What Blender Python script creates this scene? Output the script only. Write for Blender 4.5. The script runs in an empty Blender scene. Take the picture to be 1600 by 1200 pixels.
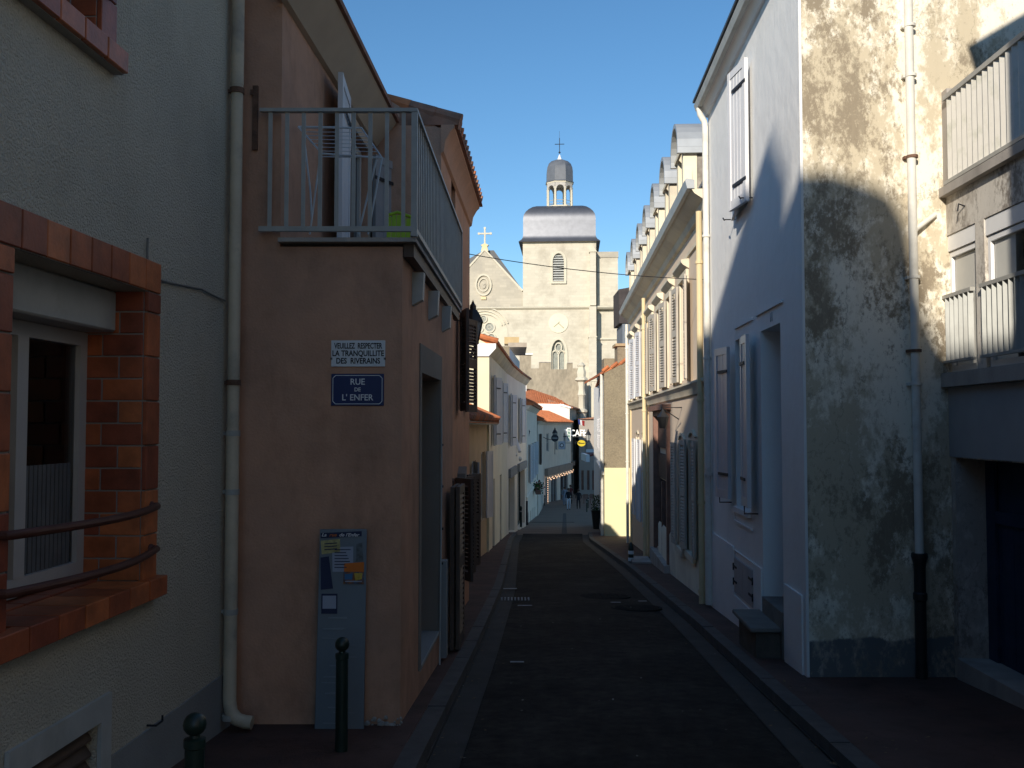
import bpy, bmesh, math, random
from mathutils import Vector, Matrix
random.seed(7)
SC = bpy.context.scene
COL = SC.collection
PI = math.pi
# ------------------------------------------------------------------ camera, sky, sun, exposure
EYE = 1.65
FPX = 1500.0
PITCH = math.atan(65.0/FPX)
SUN_AZ = math.radians(23.0)      # sun stands behind the camera, this far to the left of the street axis
SUN_EL = math.atan(0.42*math.cos(SUN_AZ))
cd = bpy.data.cameras.new('camera')
cam = bpy.data.objects.new('camera', cd); COL.objects.link(cam)
cam.location = (0, 0, EYE); cam.rotation_euler = (PI/2+PITCH, 0, 0)
cd.sensor_width = 36; cd.lens = 36*FPX/1600; cd.clip_start = 0.05; cd.clip_end = 3000
SC.camera = cam
w = bpy.data.worlds.new('World'); SC.world = w; w.use_nodes = True
nt = w.node_tree
for n in list(nt.nodes): nt.nodes.remove(n)
out = nt.nodes.new('ShaderNodeOutputWorld'); bg = nt.nodes.new('ShaderNodeBackground')
sky = nt.nodes.new('ShaderNodeTexSky'); sky.sky_type = 'NISHITA'; sky.sun_disc = False
sky.sun_elevation = SUN_EL; sky.sun_rotation = PI+SUN_AZ
sky.air_density = 1.0; sky.dust_density = 0.0; sky.ozone_density = 3.5; sky.altitude = 0
bg.inputs['Strength'].default_value = 0.118
hs = nt.nodes.new('ShaderNodeHueSaturation'); hs.inputs['Hue'].default_value = .4965; hs.inputs['Saturation'].default_value = 1.14; hs.inputs['Value'].default_value = 1.04
nt.links.new(sky.outputs[0], hs.inputs['Color']); nt.links.new(hs.outputs[0], bg.inputs[0]); nt.links.new(bg.outputs[0], out.inputs[0])
sl = bpy.data.lights.new('sun', 'SUN'); sl.energy = 5.0; sl.angle = math.radians(0.55); sl.color = (1.0, 0.91, 0.77)
so = bpy.data.objects.new('sun', sl); COL.objects.link(so)
SD = Vector((-math.sin(SUN_AZ)*math.cos(SUN_EL), -math.cos(SUN_AZ)*math.cos(SUN_EL), math.sin(SUN_EL)))
so.rotation_euler = SD.to_track_quat('Z', 'Y').to_euler(); so.location = (-10, -20, 30)
vs = SC.view_settings; vs.view_transform = 'Standard'; vs.look = 'None'; vs.gamma = 1; vs.use_curve_mapping = False; vs.exposure = 0.2
SC.cycles.max_bounces = 8; SC.cycles.diffuse_bounces = 5
try: SC.cycles.use_denoising = True
except Exception: pass

# ------------------------------------------------------------------ geometry helpers
cA, sA = math.cos(PITCH), math.sin(PITCH)
def ray(px, py):
    v = 600-py; yd = FPX*cA - v*sA
    return (px-800)/yd, (FPX*sA+v*cA)/yd
def P(px, py, Y):                       # world point seen at a place of the survey photo, at street distance Y
    a, b = ray(px, py); return Vector((a*Y, Y, EYE+b*Y))
def g(Y):                               # street level
    if Y <= 80: return -0.066*Y
    if Y <= 105: return -5.28-0.04*(Y-80)
    if Y <= 130: return -6.28-0.02*(Y-105)
    return -6.78
class Fr:
    """plan frame: origin o, direction d along the wall, normal n towards the viewer's side, heights in z"""
    def __init__(s, ox, oy, dx, dy, nx, ny):
        s.o = Vector((ox, oy, 0)); s.d = Vector((dx, dy, 0)); l = math.hypot(nx, ny); s.n = Vector((nx/l, ny/l, 0))
    def p(s, u, z, d=0.0): return s.o + s.d*u + s.n*d + Vector((0, 0, z))
    def at(s, px, py, d=0.0):
        a, b = ray(px, py)
        ox, oy = s.o.x+s.n.x*d, s.o.y+s.n.y*d
        # ox+u dx = a*t ; oy+u dy = t
        u = (a*oy-ox)/(s.d.x-a*s.d.y); t = oy+u*s.d.y
        return u, EYE+b*t
    def u(s, px, d=0.0): return s.at(px, 665, d)[0]
    def mat(s, u, z, d):                # text matrix : x right, y up, z to viewer
        up = Vector((0, 0, 1)); nn = s.n; right = up.cross(nn)
        m = Matrix((right, up, nn)).transposed().to_4x4(); m.translation = s.p(u, z, d); return m
def wallL(A, B): return Fr(A, 0, B, 1, 1, -B)      # left side of street, faces +X ; u == Y
def wallR(A, B): return Fr(A, 0, B, 1, -1, B)      # right side, faces -X ; u == Y
def front(Y): return Fr(0, Y, 1, 0, 0, -1)         # faces the camera ; u == X

class MB:
    def __init__(s): s.v = []; s.f = []; s.mi = []; s.m = 0
    def add(s, vs, fs):
        b = len(s.v); s.v += [Vector(x) for x in vs]
        for f in fs: s.f.append([b+i for i in f]); s.mi.append(s.m)
        return s
    def hexa(s, p): return s.add(p, [(0,3,2,1),(4,5,6,7),(0,1,5,4),(1,2,6,5),(2,3,7,6),(3,0,4,7)])
    def box(s, x0, x1, y0, y1, z0, z1):
        return s.hexa([(x0,y0,z0),(x1,y0,z0),(x1,y1,z0),(x0,y1,z0),(x0,y0,z1),(x1,y0,z1),(x1,y1,z1),(x0,y1,z1)])
    def fb(s, F, u0, u1, z0, z1, d0, d1):
        return s.hexa([F.p(u0,z0,d0),F.p(u1,z0,d0),F.p(u1,z0,d1),F.p(u0,z0,d1),F.p(u0,z1,d0),F.p(u1,z1,d0),F.p(u1,z1,d1),F.p(u0,z1,d1)])
    def prism(s, F, poly, d0, d1):      # poly of (u,z), extruded along the normal
        n = len(poly); vs = [F.p(u,z,d0) for u,z in poly]+[F.p(u,z,d1) for u,z in poly]
        return s.add(vs, [list(range(n)), list(range(2*n-1, n-1, -1))]+[(i,(i+1)%n,n+(i+1)%n,n+i) for i in range(n)])
    def along(s, F, prof, u0, u1):      # profile of (d,z), extruded along the wall
        n = len(prof); vs = [F.p(u0,z,d) for d,z in prof]+[F.p(u1,z,d) for d,z in prof]
        return s.add(vs, [list(range(n)), list(range(2*n-1, n-1, -1))]+[(i,(i+1)%n,n+(i+1)%n,n+i) for i in range(n)])
    def tube(s, pts, r, n=8, r1=None):
        pts = [Vector(p) for p in pts]; k = len(pts); rs = [r+(r1-r)*i/(k-1) if r1 is not None else r for i in range(k)]
        b = []; up = None
        for i, p in enumerate(pts):
            t = (pts[min(i+1,k-1)]-pts[max(i-1,0)]).normalized()
            if up is None:
                up = Vector((0,0,1)) if abs(t.z) < .9 else Vector((1,0,0))
            x = t.cross(up).normalized(); y = x.cross(t).normalized(); up = y
            b += [p+(x*math.cos(2*PI*j/n)+y*math.sin(2*PI*j/n))*rs[i] for j in range(n)]
        fs = [list(range(n))[::-1], [(k-1)*n+j for j in range(n)]]
        for i in range(k-1):
            for j in range(n): fs.append((i*n+j, i*n+(j+1)%n, (i+1)*n+(j+1)%n, (i+1)*n+j))
        return s.add(b, fs)
    def lathe(s, c, prof, n=16, rot=0.0, sx=1, sy=1):   # prof (r,z)
        c = Vector(c); k = len(prof); vs = []
        for r, z in prof: vs += [c+Vector((r*sx*math.cos(2*PI*j/n+rot), r*sy*math.sin(2*PI*j/n+rot), z)) for j in range(n)]
        fs = [list(range(n))[::-1], [(k-1)*n+j for j in range(n)]]
        for i in range(k-1):
            for j in range(n): fs.append((i*n+j, i*n+(j+1)%n, (i+1)*n+(j+1)%n, (i+1)*n+j))
        return s.add(vs, fs)
    def ball(s, c, r, n=12, sz=1):
        return s.lathe(c, [(max(.001,r*math.sin(PI*i/8)), -r*sz*math.cos(PI*i/8)) for i in range(9)], n)
    def disc(s, F, u, z, r, d0, d1, n=24, rz=None):
        rz = rz or r
        return s.prism(F, [(u+r*math.cos(2*PI*i/n), z+rz*math.sin(2*PI*i/n)) for i in range(n)], d0, d1)
    def ring(s, F, u, z, r0, r1, d0, d1, n=24, sz=1):
        for i in range(n):
            a, b = 2*PI*i/n, 2*PI*(i+1)/n
            q = [(u+r*math.cos(t), z+sz*r*math.sin(t)) for r, t in ((r0,a),(r1,a),(r1,b),(r0,b))]
            s.hexa([F.p(x,y,d0) for x,y in q]+[F.p(x,y,d1) for x,y in q])
        return s
    def arc(s, F, u, z, r0, r1, a0, a1, d0, d1, n=10, sz=1):
        for i in range(n):
            a, b = a0+(a1-a0)*i/n, a0+(a1-a0)*(i+1)/n
            q = [(u+r*math.cos(t), z+sz*r*math.sin(t)) for r, t in ((r0,a),(r1,a),(r1,b),(r0,b))]
            s.hexa([F.p(x,y,d0) for x,y in q]+[F.p(x,y,d1) for x,y in q])
        return s
    def wall(s, F, u0, u1, z0, z1, holes=(), rec=.2, thick=.5, back=True):
        """closed wall slab with recessed openings; holes (u0,u1,z0,z1[,rec])"""
        us = sorted(set([u0,u1]+[max(u0,min(u1,x)) for h in holes for x in h[:2]]))
        zs = sorted(set([z0,z1]+[max(z0,min(z1,x)) for h in holes for x in h[2:4]]))
        def inh(u, z):
            for h in holes:
                if h[0]-1e-6 < u < h[1]+1e-6 and h[2]-1e-6 < z < h[3]+1e-6: return True
            return False
        for i in range(len(us)-1):
            for j in range(len(zs)-1):
                if inh((us[i]+us[i+1])/2, (zs[j]+zs[j+1])/2): continue
                s.add([F.p(us[i],zs[j]),F.p(us[i+1],zs[j]),F.p(us[i+1],zs[j+1]),F.p(us[i],zs[j+1])], [(0,1,2,3)])
        for h in holes:
            a, b, c, e = max(h[0],u0), min(h[1],u1), max(h[2],z0), min(h[3],z1); r = -(h[4] if len(h) > 4 else rec)
            q = [F.p(a,c),F.p(b,c),F.p(b,e),F.p(a,e),F.p(a,c,r),F.p(b,c,r),F.p(b,e,r),F.p(a,e,r)]
            s.add(q, [(0,1,5,4),(1,2,6,5),(2,3,7,6),(3,0,4,7),(4,5,6,7)])
        if back:
            q = [F.p(u0,z0),F.p(u1,z0),F.p(u1,z1),F.p(u0,z1),F.p(u0,z0,-thick),F.p(u1,z0,-thick),F.p(u1,z1,-thick),F.p(u0,z1,-thick)]
            s.add(q, [(0,1,5,4),(1,2,6,5),(2,3,7,6),(3,0,4,7),(4,5,6,7)])
        return s
    def build(s, name, mat, parent=None, rel=True, kind=None, smooth=True, label=None, bevel=0):
        me = bpy.data.meshes.new(name)
        off = Vector((0,0,0))
        if parent is not None and rel: off = WLOC.get(parent.name, Vector((0,0,0)))
        elif parent is None and s.v and rel:
            xs = [v.x for v in s.v]; ys = [v.y for v in s.v]; off = Vector(((min(xs)+max(xs))/2, (min(ys)+max(ys))/2, min(v.z for v in s.v)))
        me.from_pydata([tuple(v-off) for v in s.v], [], s.f)
        ms = mat if isinstance(mat, (list, tuple)) else [mat]
        for m in ms: me.materials.append(m)
        if len(ms) > 1: me.polygons.foreach_set('material_index', s.mi)
        bm = bmesh.new(); bm.from_mesh(me); bmesh.ops.recalc_face_normals(bm, faces=bm.faces); bm.to_mesh(me); bm.free()
        if smooth:
            me.polygons.foreach_set('use_smooth', [True]*len(me.polygons)); me.set_sharp_from_angle(angle=math.radians(35))
        me.update()
        o = bpy.data.objects.new(name, me); COL.objects.link(o)
        if parent is not None: o.parent = parent; WLOC[o.name] = off
        else: o.location = off; WLOC[o.name] = off
        if kind: o['kind'] = kind
        if label: o['label'] = label
        if bevel:
            b = o.modifiers.new('bevel', 'BEVEL'); b.width = bevel; b.segments = 1; b.limit_method = 'ANGLE'
        return o
WLOC = {}
def tag(o, label, cat, group=None):
    o['label'] = label; o['category'] = cat
    if group: o['group'] = group
    return o
def thing(name, label, cat, loc, group=None):
    o = bpy.data.objects.new(name, None); COL.objects.link(o); o.location = loc; o.empty_display_size = .2
    WLOC[o.name] = Vector(loc); return tag(o, label, cat, group)
def dup(root, loc, rz=None, label=None, group=None):
    def cp(o, par):
        c = o.copy(); COL.objects.link(c)
        if par is not None: c.parent = par
        for ch in [x for x in KIDS.get(o.name, [])]: KIDS.setdefault(c.name, []).append(cp(ch, c))
        return c
    if root.name not in KIDS:
        for x in COL.objects:
            if x.parent is not None: 
                l = KIDS.setdefault(x.parent.name, [])
                if x not in l: l.append(x)
    r = cp(root, None); r.location = loc
    if rz is not None: r.rotation_euler = (0, 0, rz)
    if label: r['label'] = label
    if group: r['group'] = group
    return r
KIDS = {}
def text(body, size, m, mat, name='lettering', parent=None, depth=.004, sx=1.0, bold=0.0, align='CENTER', shear=0):
    cu = bpy.data.curves.new('t', 'FONT'); cu.body = body; cu.size = size; cu.align_x = align; cu.align_y = 'CENTER'
    cu.extrude = depth/2; cu.offset = bold; cu.shear = shear; cu.resolution_u = 3
    ob = bpy.data.objects.new('t', cu); COL.objects.link(ob)
    dg = bpy.context.evaluated_depsgraph_get(); dg.update()
    me = bpy.data.meshes.new_from_object(ob.evaluated_get(dg)); bpy.data.objects.remove(ob); bpy.data.curves.remove(cu)
    me.transform(m @ Matrix.Diagonal((sx, 1, 1, 1)))
    off = WLOC.get(parent.name, Vector((0,0,0))) if parent else Vector((0,0,0))
    me.transform(Matrix.Translation(-off)); me.materials.clear(); me.materials.append(mat)
    o = bpy.data.objects.new(name, me); COL.objects.link(o)
    if parent: o.parent = parent
    return o

# ------------------------------------------------------------------ materials
def nodes(name):
    m = bpy.data.materials.new(name); m.use_nodes = True; t = m.node_tree
    return m, t, t.nodes['Principled BSDF']
def c4(c): return (c[0], c[1], c[2], 1)
def M(name, col, rough=.85, var=.12, scale=2.0, bump=0.0, bscale=60, metal=0, spec=.3, col2=None, thr=.55, soft=.12, pscale=1.5, stretch=1.0, wear=0.0, wcol=(.5,.47,.44), crack=0.0):
    """plaster/stone/paint with soft tonal drift, optional patches of a second colour, and fine relief"""
    m, t, b = nodes(name); N = t.nodes.new; L = t.links.new
    geo = N('ShaderNodeNewGeometry')
    mp = N('ShaderNodeMapping'); mp.inputs['Scale'].default_value = (1, 1, 1/stretch); L(geo.outputs['Position'], mp.inputs[0])
    n1 = N('ShaderNodeTexNoise'); n1.inputs['Scale'].default_value = scale; n1.inputs['Detail'].default_value = 6; n1.inputs['Roughness'].default_value = .6
    L(mp.outputs[0], n1.inputs['Vector'])
    r = N('ShaderNodeMapRange'); r.inputs[1].default_value = .3; r.inputs[2].default_value = .7; r.inputs[3].default_value = 1-var; r.inputs[4].default_value = 1+var
    L(n1.outputs[0], r.inputs[0])
    mul = N('ShaderNodeMix'); mul.data_type = 'RGBA'; mul.blend_type = 'MULTIPLY'; mul.inputs[0].default_value = 1
    L(r.outputs[0], mul.inputs[7])
    if col2 is not None:
        n2 = N('ShaderNodeTexNoise'); n2.inputs['Scale'].default_value = pscale; n2.inputs['Detail'].default_value = 9; n2.inputs['Roughness'].default_value = .65
        L(mp.outputs[0], n2.inputs['Vector'])
        r2 = N('ShaderNodeMapRange'); r2.inputs[1].default_value = thr-soft; r2.inputs[2].default_value = thr+soft; L(n2.outputs[0], r2.inputs[0])
        mx = N('ShaderNodeMix'); mx.data_type = 'RGBA'; mx.inputs[6].default_value = c4(col); mx.inputs[7].default_value = c4(col2)
        L(r2.outputs[0], mx.inputs[0]); L(mx.outputs[2], mul.inputs[6])
    else: mul.inputs[6].default_value = c4(col)
    last = mul.outputs[2]
    if wear:      # rain streaks, blotches and grime with shapes of their own
        ms = N('ShaderNodeMapping'); ms.inputs['Scale'].default_value = (1.6, 1.6, .55); L(geo.outputs['Position'], ms.inputs[0])
        nw = N('ShaderNodeTexNoise'); nw.inputs['Scale'].default_value = 2.2; nw.inputs['Detail'].default_value = 10; nw.inputs['Roughness'].default_value = .7; L(ms.outputs[0], nw.inputs['Vector'])
        nb = N('ShaderNodeTexNoise'); nb.inputs['Scale'].default_value = 1.7; nb.inputs['Detail'].default_value = 12; nb.inputs['Roughness'].default_value = .72; nb.inputs['Distortion'].default_value = .6; L(geo.outputs['Position'], nb.inputs['Vector'])
        sm_ = N('ShaderNodeMath'); sm_.operation = 'MULTIPLY_ADD'; sm_.inputs[1].default_value = .8; L(nb.outputs[0], sm_.inputs[0]); L(nw.outputs[0], sm_.inputs[2])
        rw = N('ShaderNodeMapRange'); rw.inputs[1].default_value = .90; rw.inputs[2].default_value = 1.22; rw.inputs[4].default_value = wear; L(sm_.outputs[0], rw.inputs[0])
        mw = N('ShaderNodeMix'); mw.data_type = 'RGBA'; mw.blend_type = 'MULTIPLY'; L(rw.outputs[0], mw.inputs[0]); L(last, mw.inputs[6]); mw.inputs[7].default_value = c4(wcol); last = mw.outputs[2]
    if crack:
        vo = N('ShaderNodeTexVoronoi'); vo.feature = 'DISTANCE_TO_EDGE'; vo.inputs['Scale'].default_value = crack
        nd = N('ShaderNodeTexNoise'); nd.inputs['Scale'].default_value = 2.5; nd.inputs['Detail'].default_value = 8; L(geo.outputs['Position'], nd.inputs['Vector'])
        av = N('ShaderNodeVectorMath'); av.operation = 'MULTIPLY_ADD'; av.inputs[1].default_value = (.8,.8,.8); L(nd.outputs['Color'], av.inputs[0]); L(geo.outputs['Position'], av.inputs[2]); L(av.outputs[0], vo.inputs['Vector'])
        rc = N('ShaderNodeMapRange'); rc.inputs[1].default_value = .0; rc.inputs[2].default_value = .006; rc.inputs[3].default_value = .75; rc.inputs[4].default_value = 0; L(vo.outputs['Distance'], rc.inputs[0])
        mc = N('ShaderNodeMix'); mc.data_type = 'RGBA'; L(rc.outputs[0], mc.inputs[0]); L(last, mc.inputs[6]); mc.inputs[7].default_value = c4([x*.45 for x in col]); last = mc.outputs[2]
    L(last, b.inputs['Base Color'])
    b.inputs['Roughness'].default_value = rough; b.inputs['Metallic'].default_value = metal
    b.inputs['Specular IOR Level'].default_value = spec
    if bump:
        n3 = N('ShaderNodeTexNoise'); n3.inputs['Scale'].default_value = bscale; n3.inputs['Detail'].default_value = 4
        L(geo.outputs['Position'], n3.inputs['Vector'])
        bp = N('ShaderNodeBump'); bp.inputs['Strength'].default_value = min(1, bump); bp.inputs['Distance'].default_value = .01*max(1, bump)
        L(n3.outputs[0], bp.inputs['Height'])
        if wear:
            n5 = N('ShaderNodeTexNoise'); n5.inputs['Scale'].default_value = 4.5; n5.inputs['Detail'].default_value = 5; L(geo.outputs['Position'], n5.inputs['Vector'])
            b5 = N('ShaderNodeBump'); b5.inputs['Strength'].default_value = .5; b5.inputs['Distance'].default_value = .02; L(n5.outputs[0], b5.inputs['Height']); L(b5.outputs[0], bp.inputs['Normal'])
        L(bp.outputs[0], b.inputs['Normal'])
    return m
def stained(name, light, mid, dark, seed=0.0, thr=(.46,.60), low=None):
    """old lime render: pale coat flaking off over brown mortar, dark streaks"""
    m, t, b = nodes(name); N = t.nodes.new; L = t.links.new
    geo = N('ShaderNodeNewGeometry')
    mp = N('ShaderNodeMapping'); mp.inputs['Location'].default_value = (seed, seed*.7, seed*.3); mp.inputs['Scale'].default_value = (1, 1, .62); L(geo.outputs['Position'], mp.inputs[0])
    def noise(sc, det, ro, src=mp):
        n = N('ShaderNodeTexNoise'); n.inputs['Scale'].default_value = sc; n.inputs['Detail'].default_value = det; n.inputs['Roughness'].default_value = ro
        L(src.outputs[0], n.inputs['Vector']); return n
    def rng(src, a, c, lo=0, hi=1):
        r = N('ShaderNodeMapRange'); r.inputs[1].default_value = a; r.inputs[2].default_value = c; r.inputs[3].default_value = lo; r.inputs[4].default_value = hi
        L(src.outputs[0], r.inputs[0]); return r
    def mix(fac, A, B):
        x = N('ShaderNodeMix'); x.data_type = 'RGBA'; L(fac.outputs[0], x.inputs[0])
        for k, q in ((6, A), (7, B)):
            if isinstance(q, tuple): x.inputs[k].default_value = c4(q)
            else: L(q.outputs[2], x.inputs[k])
        return x
    big = noise(1.1, 12, .68); fine = noise(7, 12, .75); speck = noise(26, 6, .8)
    addn = N('ShaderNodeMath'); addn.operation = 'MULTIPLY_ADD'; addn.inputs[1].default_value = .72; L(fine.outputs[0], addn.inputs[0]); L(big.outputs[0], addn.inputs[2])
    a = mix(rng(addn, thr[0]+.33, thr[0]+.42), mid, light)
    big2 = noise(1.9, 12, .7); addm = N('ShaderNodeMath'); addm.operation = 'MULTIPLY_ADD'; addm.inputs[1].default_value = .5; L(speck.outputs[0], addm.inputs[0]); L(big2.outputs[0], addm.inputs[2])
    c = mix(rng(addm, thr[1]+.18, thr[1]+.27), a, dark)
    fleck = rng(speck, .57, .63, 0, .6); c = mix(fleck, c, tuple(x*.72 for x in mid))
    vo = N('ShaderNodeTexVoronoi'); vo.feature = 'DISTANCE_TO_EDGE'; vo.inputs['Scale'].default_value = .8
    av = N('ShaderNodeVectorMath'); av.operation = 'MULTIPLY_ADD'; av.inputs[1].default_value = (.9,.9,.9); L(big.outputs['Color'], av.inputs[0]); L(mp.outputs[0], av.inputs[2]); L(av.outputs[0], vo.inputs['Vector'])
    rc = N('ShaderNodeMapRange'); rc.inputs[1].default_value = 0; rc.inputs[2].default_value = .006; rc.inputs[3].default_value = .7; rc.inputs[4].default_value = 0; L(vo.outputs['Distance'], rc.inputs[0]); c = mix(rc, c, tuple(x*.55 for x in mid))
    ms2 = N('ShaderNodeMapping'); ms2.inputs['Scale'].default_value = (5, 5, .35); L(geo.outputs['Position'], ms2.inputs[0]); stn = noise(1.5, 8, .6, ms2); c = mix(rng(stn, .52, .72, 0, .3), c, tuple(x*.9 for x in mid))
    if low is not None:
        sep = N('ShaderNodeSeparateXYZ'); L(geo.outputs['Position'], sep.inputs[0])
        s2 = N('ShaderNodeMath'); s2.operation = 'MULTIPLY_ADD'; s2.inputs[1].default_value = .28; L(big.outputs[0], s2.inputs[0]); L(sep.outputs[2], s2.inputs[2])
        r = rng(s2, low[0]+.14, low[0]+.16, 1, 0); n4 = rng(fine, .38, .5, .35, 1)
        mm = N('ShaderNodeMath'); mm.operation = 'MULTIPLY'; L(r.outputs[0], mm.inputs[0]); L(n4.outputs[0], mm.inputs[1])
        c = mix(mm, c, low[1])
    L(c.outputs[2], b.inputs['Base Color']); b.inputs['Roughness'].default_value = .92; b.inputs['Specular IOR Level'].default_value = .2
    bp = N('ShaderNodeBump'); bp.inputs['Strength'].default_value = .55; bp.inputs['Distance'].default_value = .012
    L(addn.outputs[0], bp.inputs['Height']); L(bp.outputs[0], b.inputs['Normal'])
    return m
def masonry(name, col, bw, bh, var=.1, mortar=.8, stain=None, rough=.9):
    """ashlar too far off to pick apart: courses by the material"""
    m, t, b = nodes(name); N = t.nodes.new; L = t.links.new
    geo = N('ShaderNodeNewGeometry'); sep = N('ShaderNodeSeparateXYZ'); L(geo.outputs['Position'], sep.inputs[0])
    ad = N('ShaderNodeMath'); L(sep.outputs[0], ad.inputs[0]); L(sep.outputs[1], ad.inputs[1])
    cb = N('ShaderNodeCombineXYZ'); L(ad.outputs[0], cb.inputs[0]); L(sep.outputs[2], cb.inputs[1])
    br = N('ShaderNodeTexBrick'); br.inputs['Scale'].default_value = 1; br.inputs['Brick Width'].default_value = bw; br.inputs['Row Height'].default_value = bh
    br.inputs['Mortar Size'].default_value = bh*.05; br.inputs['Color1'].default_value = c4([x*(1-var) for x in col]); br.inputs['Color2'].default_value = c4([min(1,x*(1+var)) for x in col])
    br.inputs['Mortar'].default_value = c4([x*mortar for x in col]); L(cb.outputs[0], br.inputs[0])
    n = N('ShaderNodeTexNoise'); n.inputs['Scale'].default_value = .30; n.inputs['Detail'].default_value = 10; n.inputs['Roughness'].default_value = .7; L(geo.outputs['Position'], n.inputs['Vector'])
    r = N('ShaderNodeMapRange'); r.inputs[1].default_value = .48; r.inputs[2].default_value = .68; r.inputs[4].default_value = .95 if stain else .25; L(n.outputs[0], r.inputs[0])
    mx = N('ShaderNodeMix'); mx.data_type = 'RGBA'; L(r.outputs[0], mx.inputs[0]); L(br.outputs[0], mx.inputs[6]); mx.inputs[7].default_value = c4(stain or [x*.7 for x in col])
    L(mx.outputs[2], b.inputs['Base Color']); b.inputs['Roughness'].default_value = rough; b.inputs['Specular IOR Level'].default_value = .2
    return m
def glass(name, col=(.02,.024,.03), rough=.05):
    m, t, b = nodes(name); b.inputs['Base Color'].default_value = c4(col); b.inputs['Roughness'].default_value = rough; b.inputs['Specular IOR Level'].default_value = .6; return m
def clear(name, tint=.8):
    m, t, b = nodes(name); N = t.nodes.new; L = t.links.new; tr = N('ShaderNodeBsdfTransparent'); tr.inputs[0].default_value = (tint,tint,tint,1); gl = N('ShaderNodeBsdfGlossy'); gl.inputs['Roughness'].default_value = .02
    fr = N('ShaderNodeFresnel'); fr.inputs[0].default_value = 1.5; mx = N('ShaderNodeMixShader'); L(fr.outputs[0], mx.inputs[0]); L(tr.outputs[0], mx.inputs[1]); L(gl.outputs[0], mx.inputs[2]); L(mx.outputs[0], t.nodes['Material Output'].inputs[0]); return m
def emit(name, col, s):
    m, t, b = nodes(name); b.inputs['Base Color'].default_value = c4(col); b.inputs['Emission Color'].default_value = c4(col); b.inputs['Emission Strength'].default_value = s; return m

asphalt = M('asphalt', (.032,.028,.025), .95, .35, 9, 1.2, 130, spec=.12, col2=(.052,.046,.041), pscale=1.1, wear=.7, crack=.9)
gutter_m = M('gutter_concrete', (.05,.047,.044), .9, .25, 3, .4, 90)
kerb_m = M('kerb_granite', (.08,.075,.073), .85, .25, 6, .3, 90)
pave_m = M('red_pavement', (.095,.052,.043), .9, .2, 2.5, .4, 120, col2=(.07,.045,.038), pscale=1.2, wear=.8, crack=1.1)
setts_m = masonry('pale_paving', (.18,.135,.105), .22, .12, .18, .7)
earth_m = M('earth', (.16,.15,.13), .95, .2, .2)
rough_m = M('roughcast', (.60,.56,.46), .95, .05, 1.4, 2.2, 85, spec=.15, col2=(.55,.51,.42), pscale=.9, thr=.5, soft=.2, wear=.25, wcol=(.6,.56,.48))
plinth_m = M('plinth_grey', (.27,.28,.28), .9, .1, 2, .3, 80)
brick_m = [M('brick_%s' % n, tuple(min(.8,x*k_) for x, k_ in zip(c, (1.0,.75,.68))), .42, .35, 7, .15, 60, spec=.45) for n, c in (('a',(.42,.150,.058)),('b',(.33,.115,.05)),('c',(.26,.085,.045)),('d',(.47,.185,.07)))]
mortar_m = M('mortar', (.34,.33,.31), .95, .1, 10, .3, 120)
terra_m = M('terracotta_render', (.55,.31,.205), .9, .10, 3.2, .35, 60, spec=.2, col2=(.40,.245,.175), pscale=1.1, thr=.56, soft=.16, wear=.6)
terra2_m = M('terracotta_render_far', (.60,.32,.20), .9, .10, 2.2, .35, 60, spec=.2, col2=(.52,.29,.19), pscale=1.6, thr=.55)
cove_m = M('cove_cream', (.45,.36,.27), .8, .06, 3)
white_m = M('white_render', (.82,.815,.80), .8, .03, 1.0, .2, 90, spec=.2, wear=.22, wcol=(.72,.70,.66))
whitep_m = M('white_paint', (.78,.78,.78), .5, .04, 4, spec=.4)
pvc_m = M('white_pvc', (.50,.49,.47), .4, .05, 5)
greyp_m = M('pale_grey_paint', (.45,.46,.44), .55, .08, 5, wear=.5)
pipe_m = M('beige_pvc', (.58,.49,.36), .5, .1, 6, col2=(.27,.24,.20), pscale=3, thr=.6)
pipew_m = M('pipe_white_paint', (.68,.66,.60), .6, .08, 5, col2=(.50,.47,.42), pscale=4, thr=.64)
iron_m = M('dark_iron', (.018,.018,.02), .45, .2, 10, spec=.5)
irong_m = M('dark_green_iron', (.012,.028,.022), .4, .2, 12, spec=.5)
ironb_m = M('brown_iron', (.09,.035,.025), .5, .2, 8)
steel_m = M('galvanised_rail', (.36,.355,.33), .5, .12, 8, spec=.5)
rust_m = M('rusty_steel', (.14,.08,.055), .9, .35, 15, .5, 80)
hinge_m = M('black_hinge', (.02,.02,.025), .6, .1, 10)
stain_m = stained('stained_render', (.84,.78,.66), (.54,.47,.35), (.27,.225,.165), 3.1, (.49,.575), low=(-.14, (.16,.165,.17)))
stain2_m = stained('stained_concrete', (.62,.58,.52), (.44,.40,.35), (.25,.22,.19), 8.4, (.47,.60))
conc_m = M('concrete_fascia', (.36,.33,.30), .9, .25, 2.5, .4, 60, stretch=3)
creamr_m = M('cream_render', (.72,.65,.50), .9, .07, 1.5, .15, 60, col2=(.54,.48,.38), pscale=.9)
pinkr_m = M('pinkish_render', (.68,.555,.43), .9, .05, 1.5, .15, 60)
ystone_m = M('yellow_stone', (.66,.54,.33), .85, .07, 2, .15, 40)
yellow_m = M('pale_yellow_paint', (.74,.68,.42), .85, .03, 1)
harl_m = M('brown_harling', (.27,.225,.155), .95, .22, 22, 1.2, 30, col2=(.21,.175,.125), pscale=1.2)
harl2_m = M('weathered_harling', (.35,.30,.225), .95, .2, 3, .8, 8, col2=(.26,.225,.17), pscale=.6, stretch=2)
zinc_m = M('zinc', (.34,.36,.38), .5, .1, 3, metal=.3, spec=.5)
slate_m = M('slate', (.05,.055,.065), .5, .2, 3, spec=.5)
slated_m = M('slate_dome', (.17,.175,.195), .47, .10, 1.5, metal=.75, spec=.8)
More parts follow.
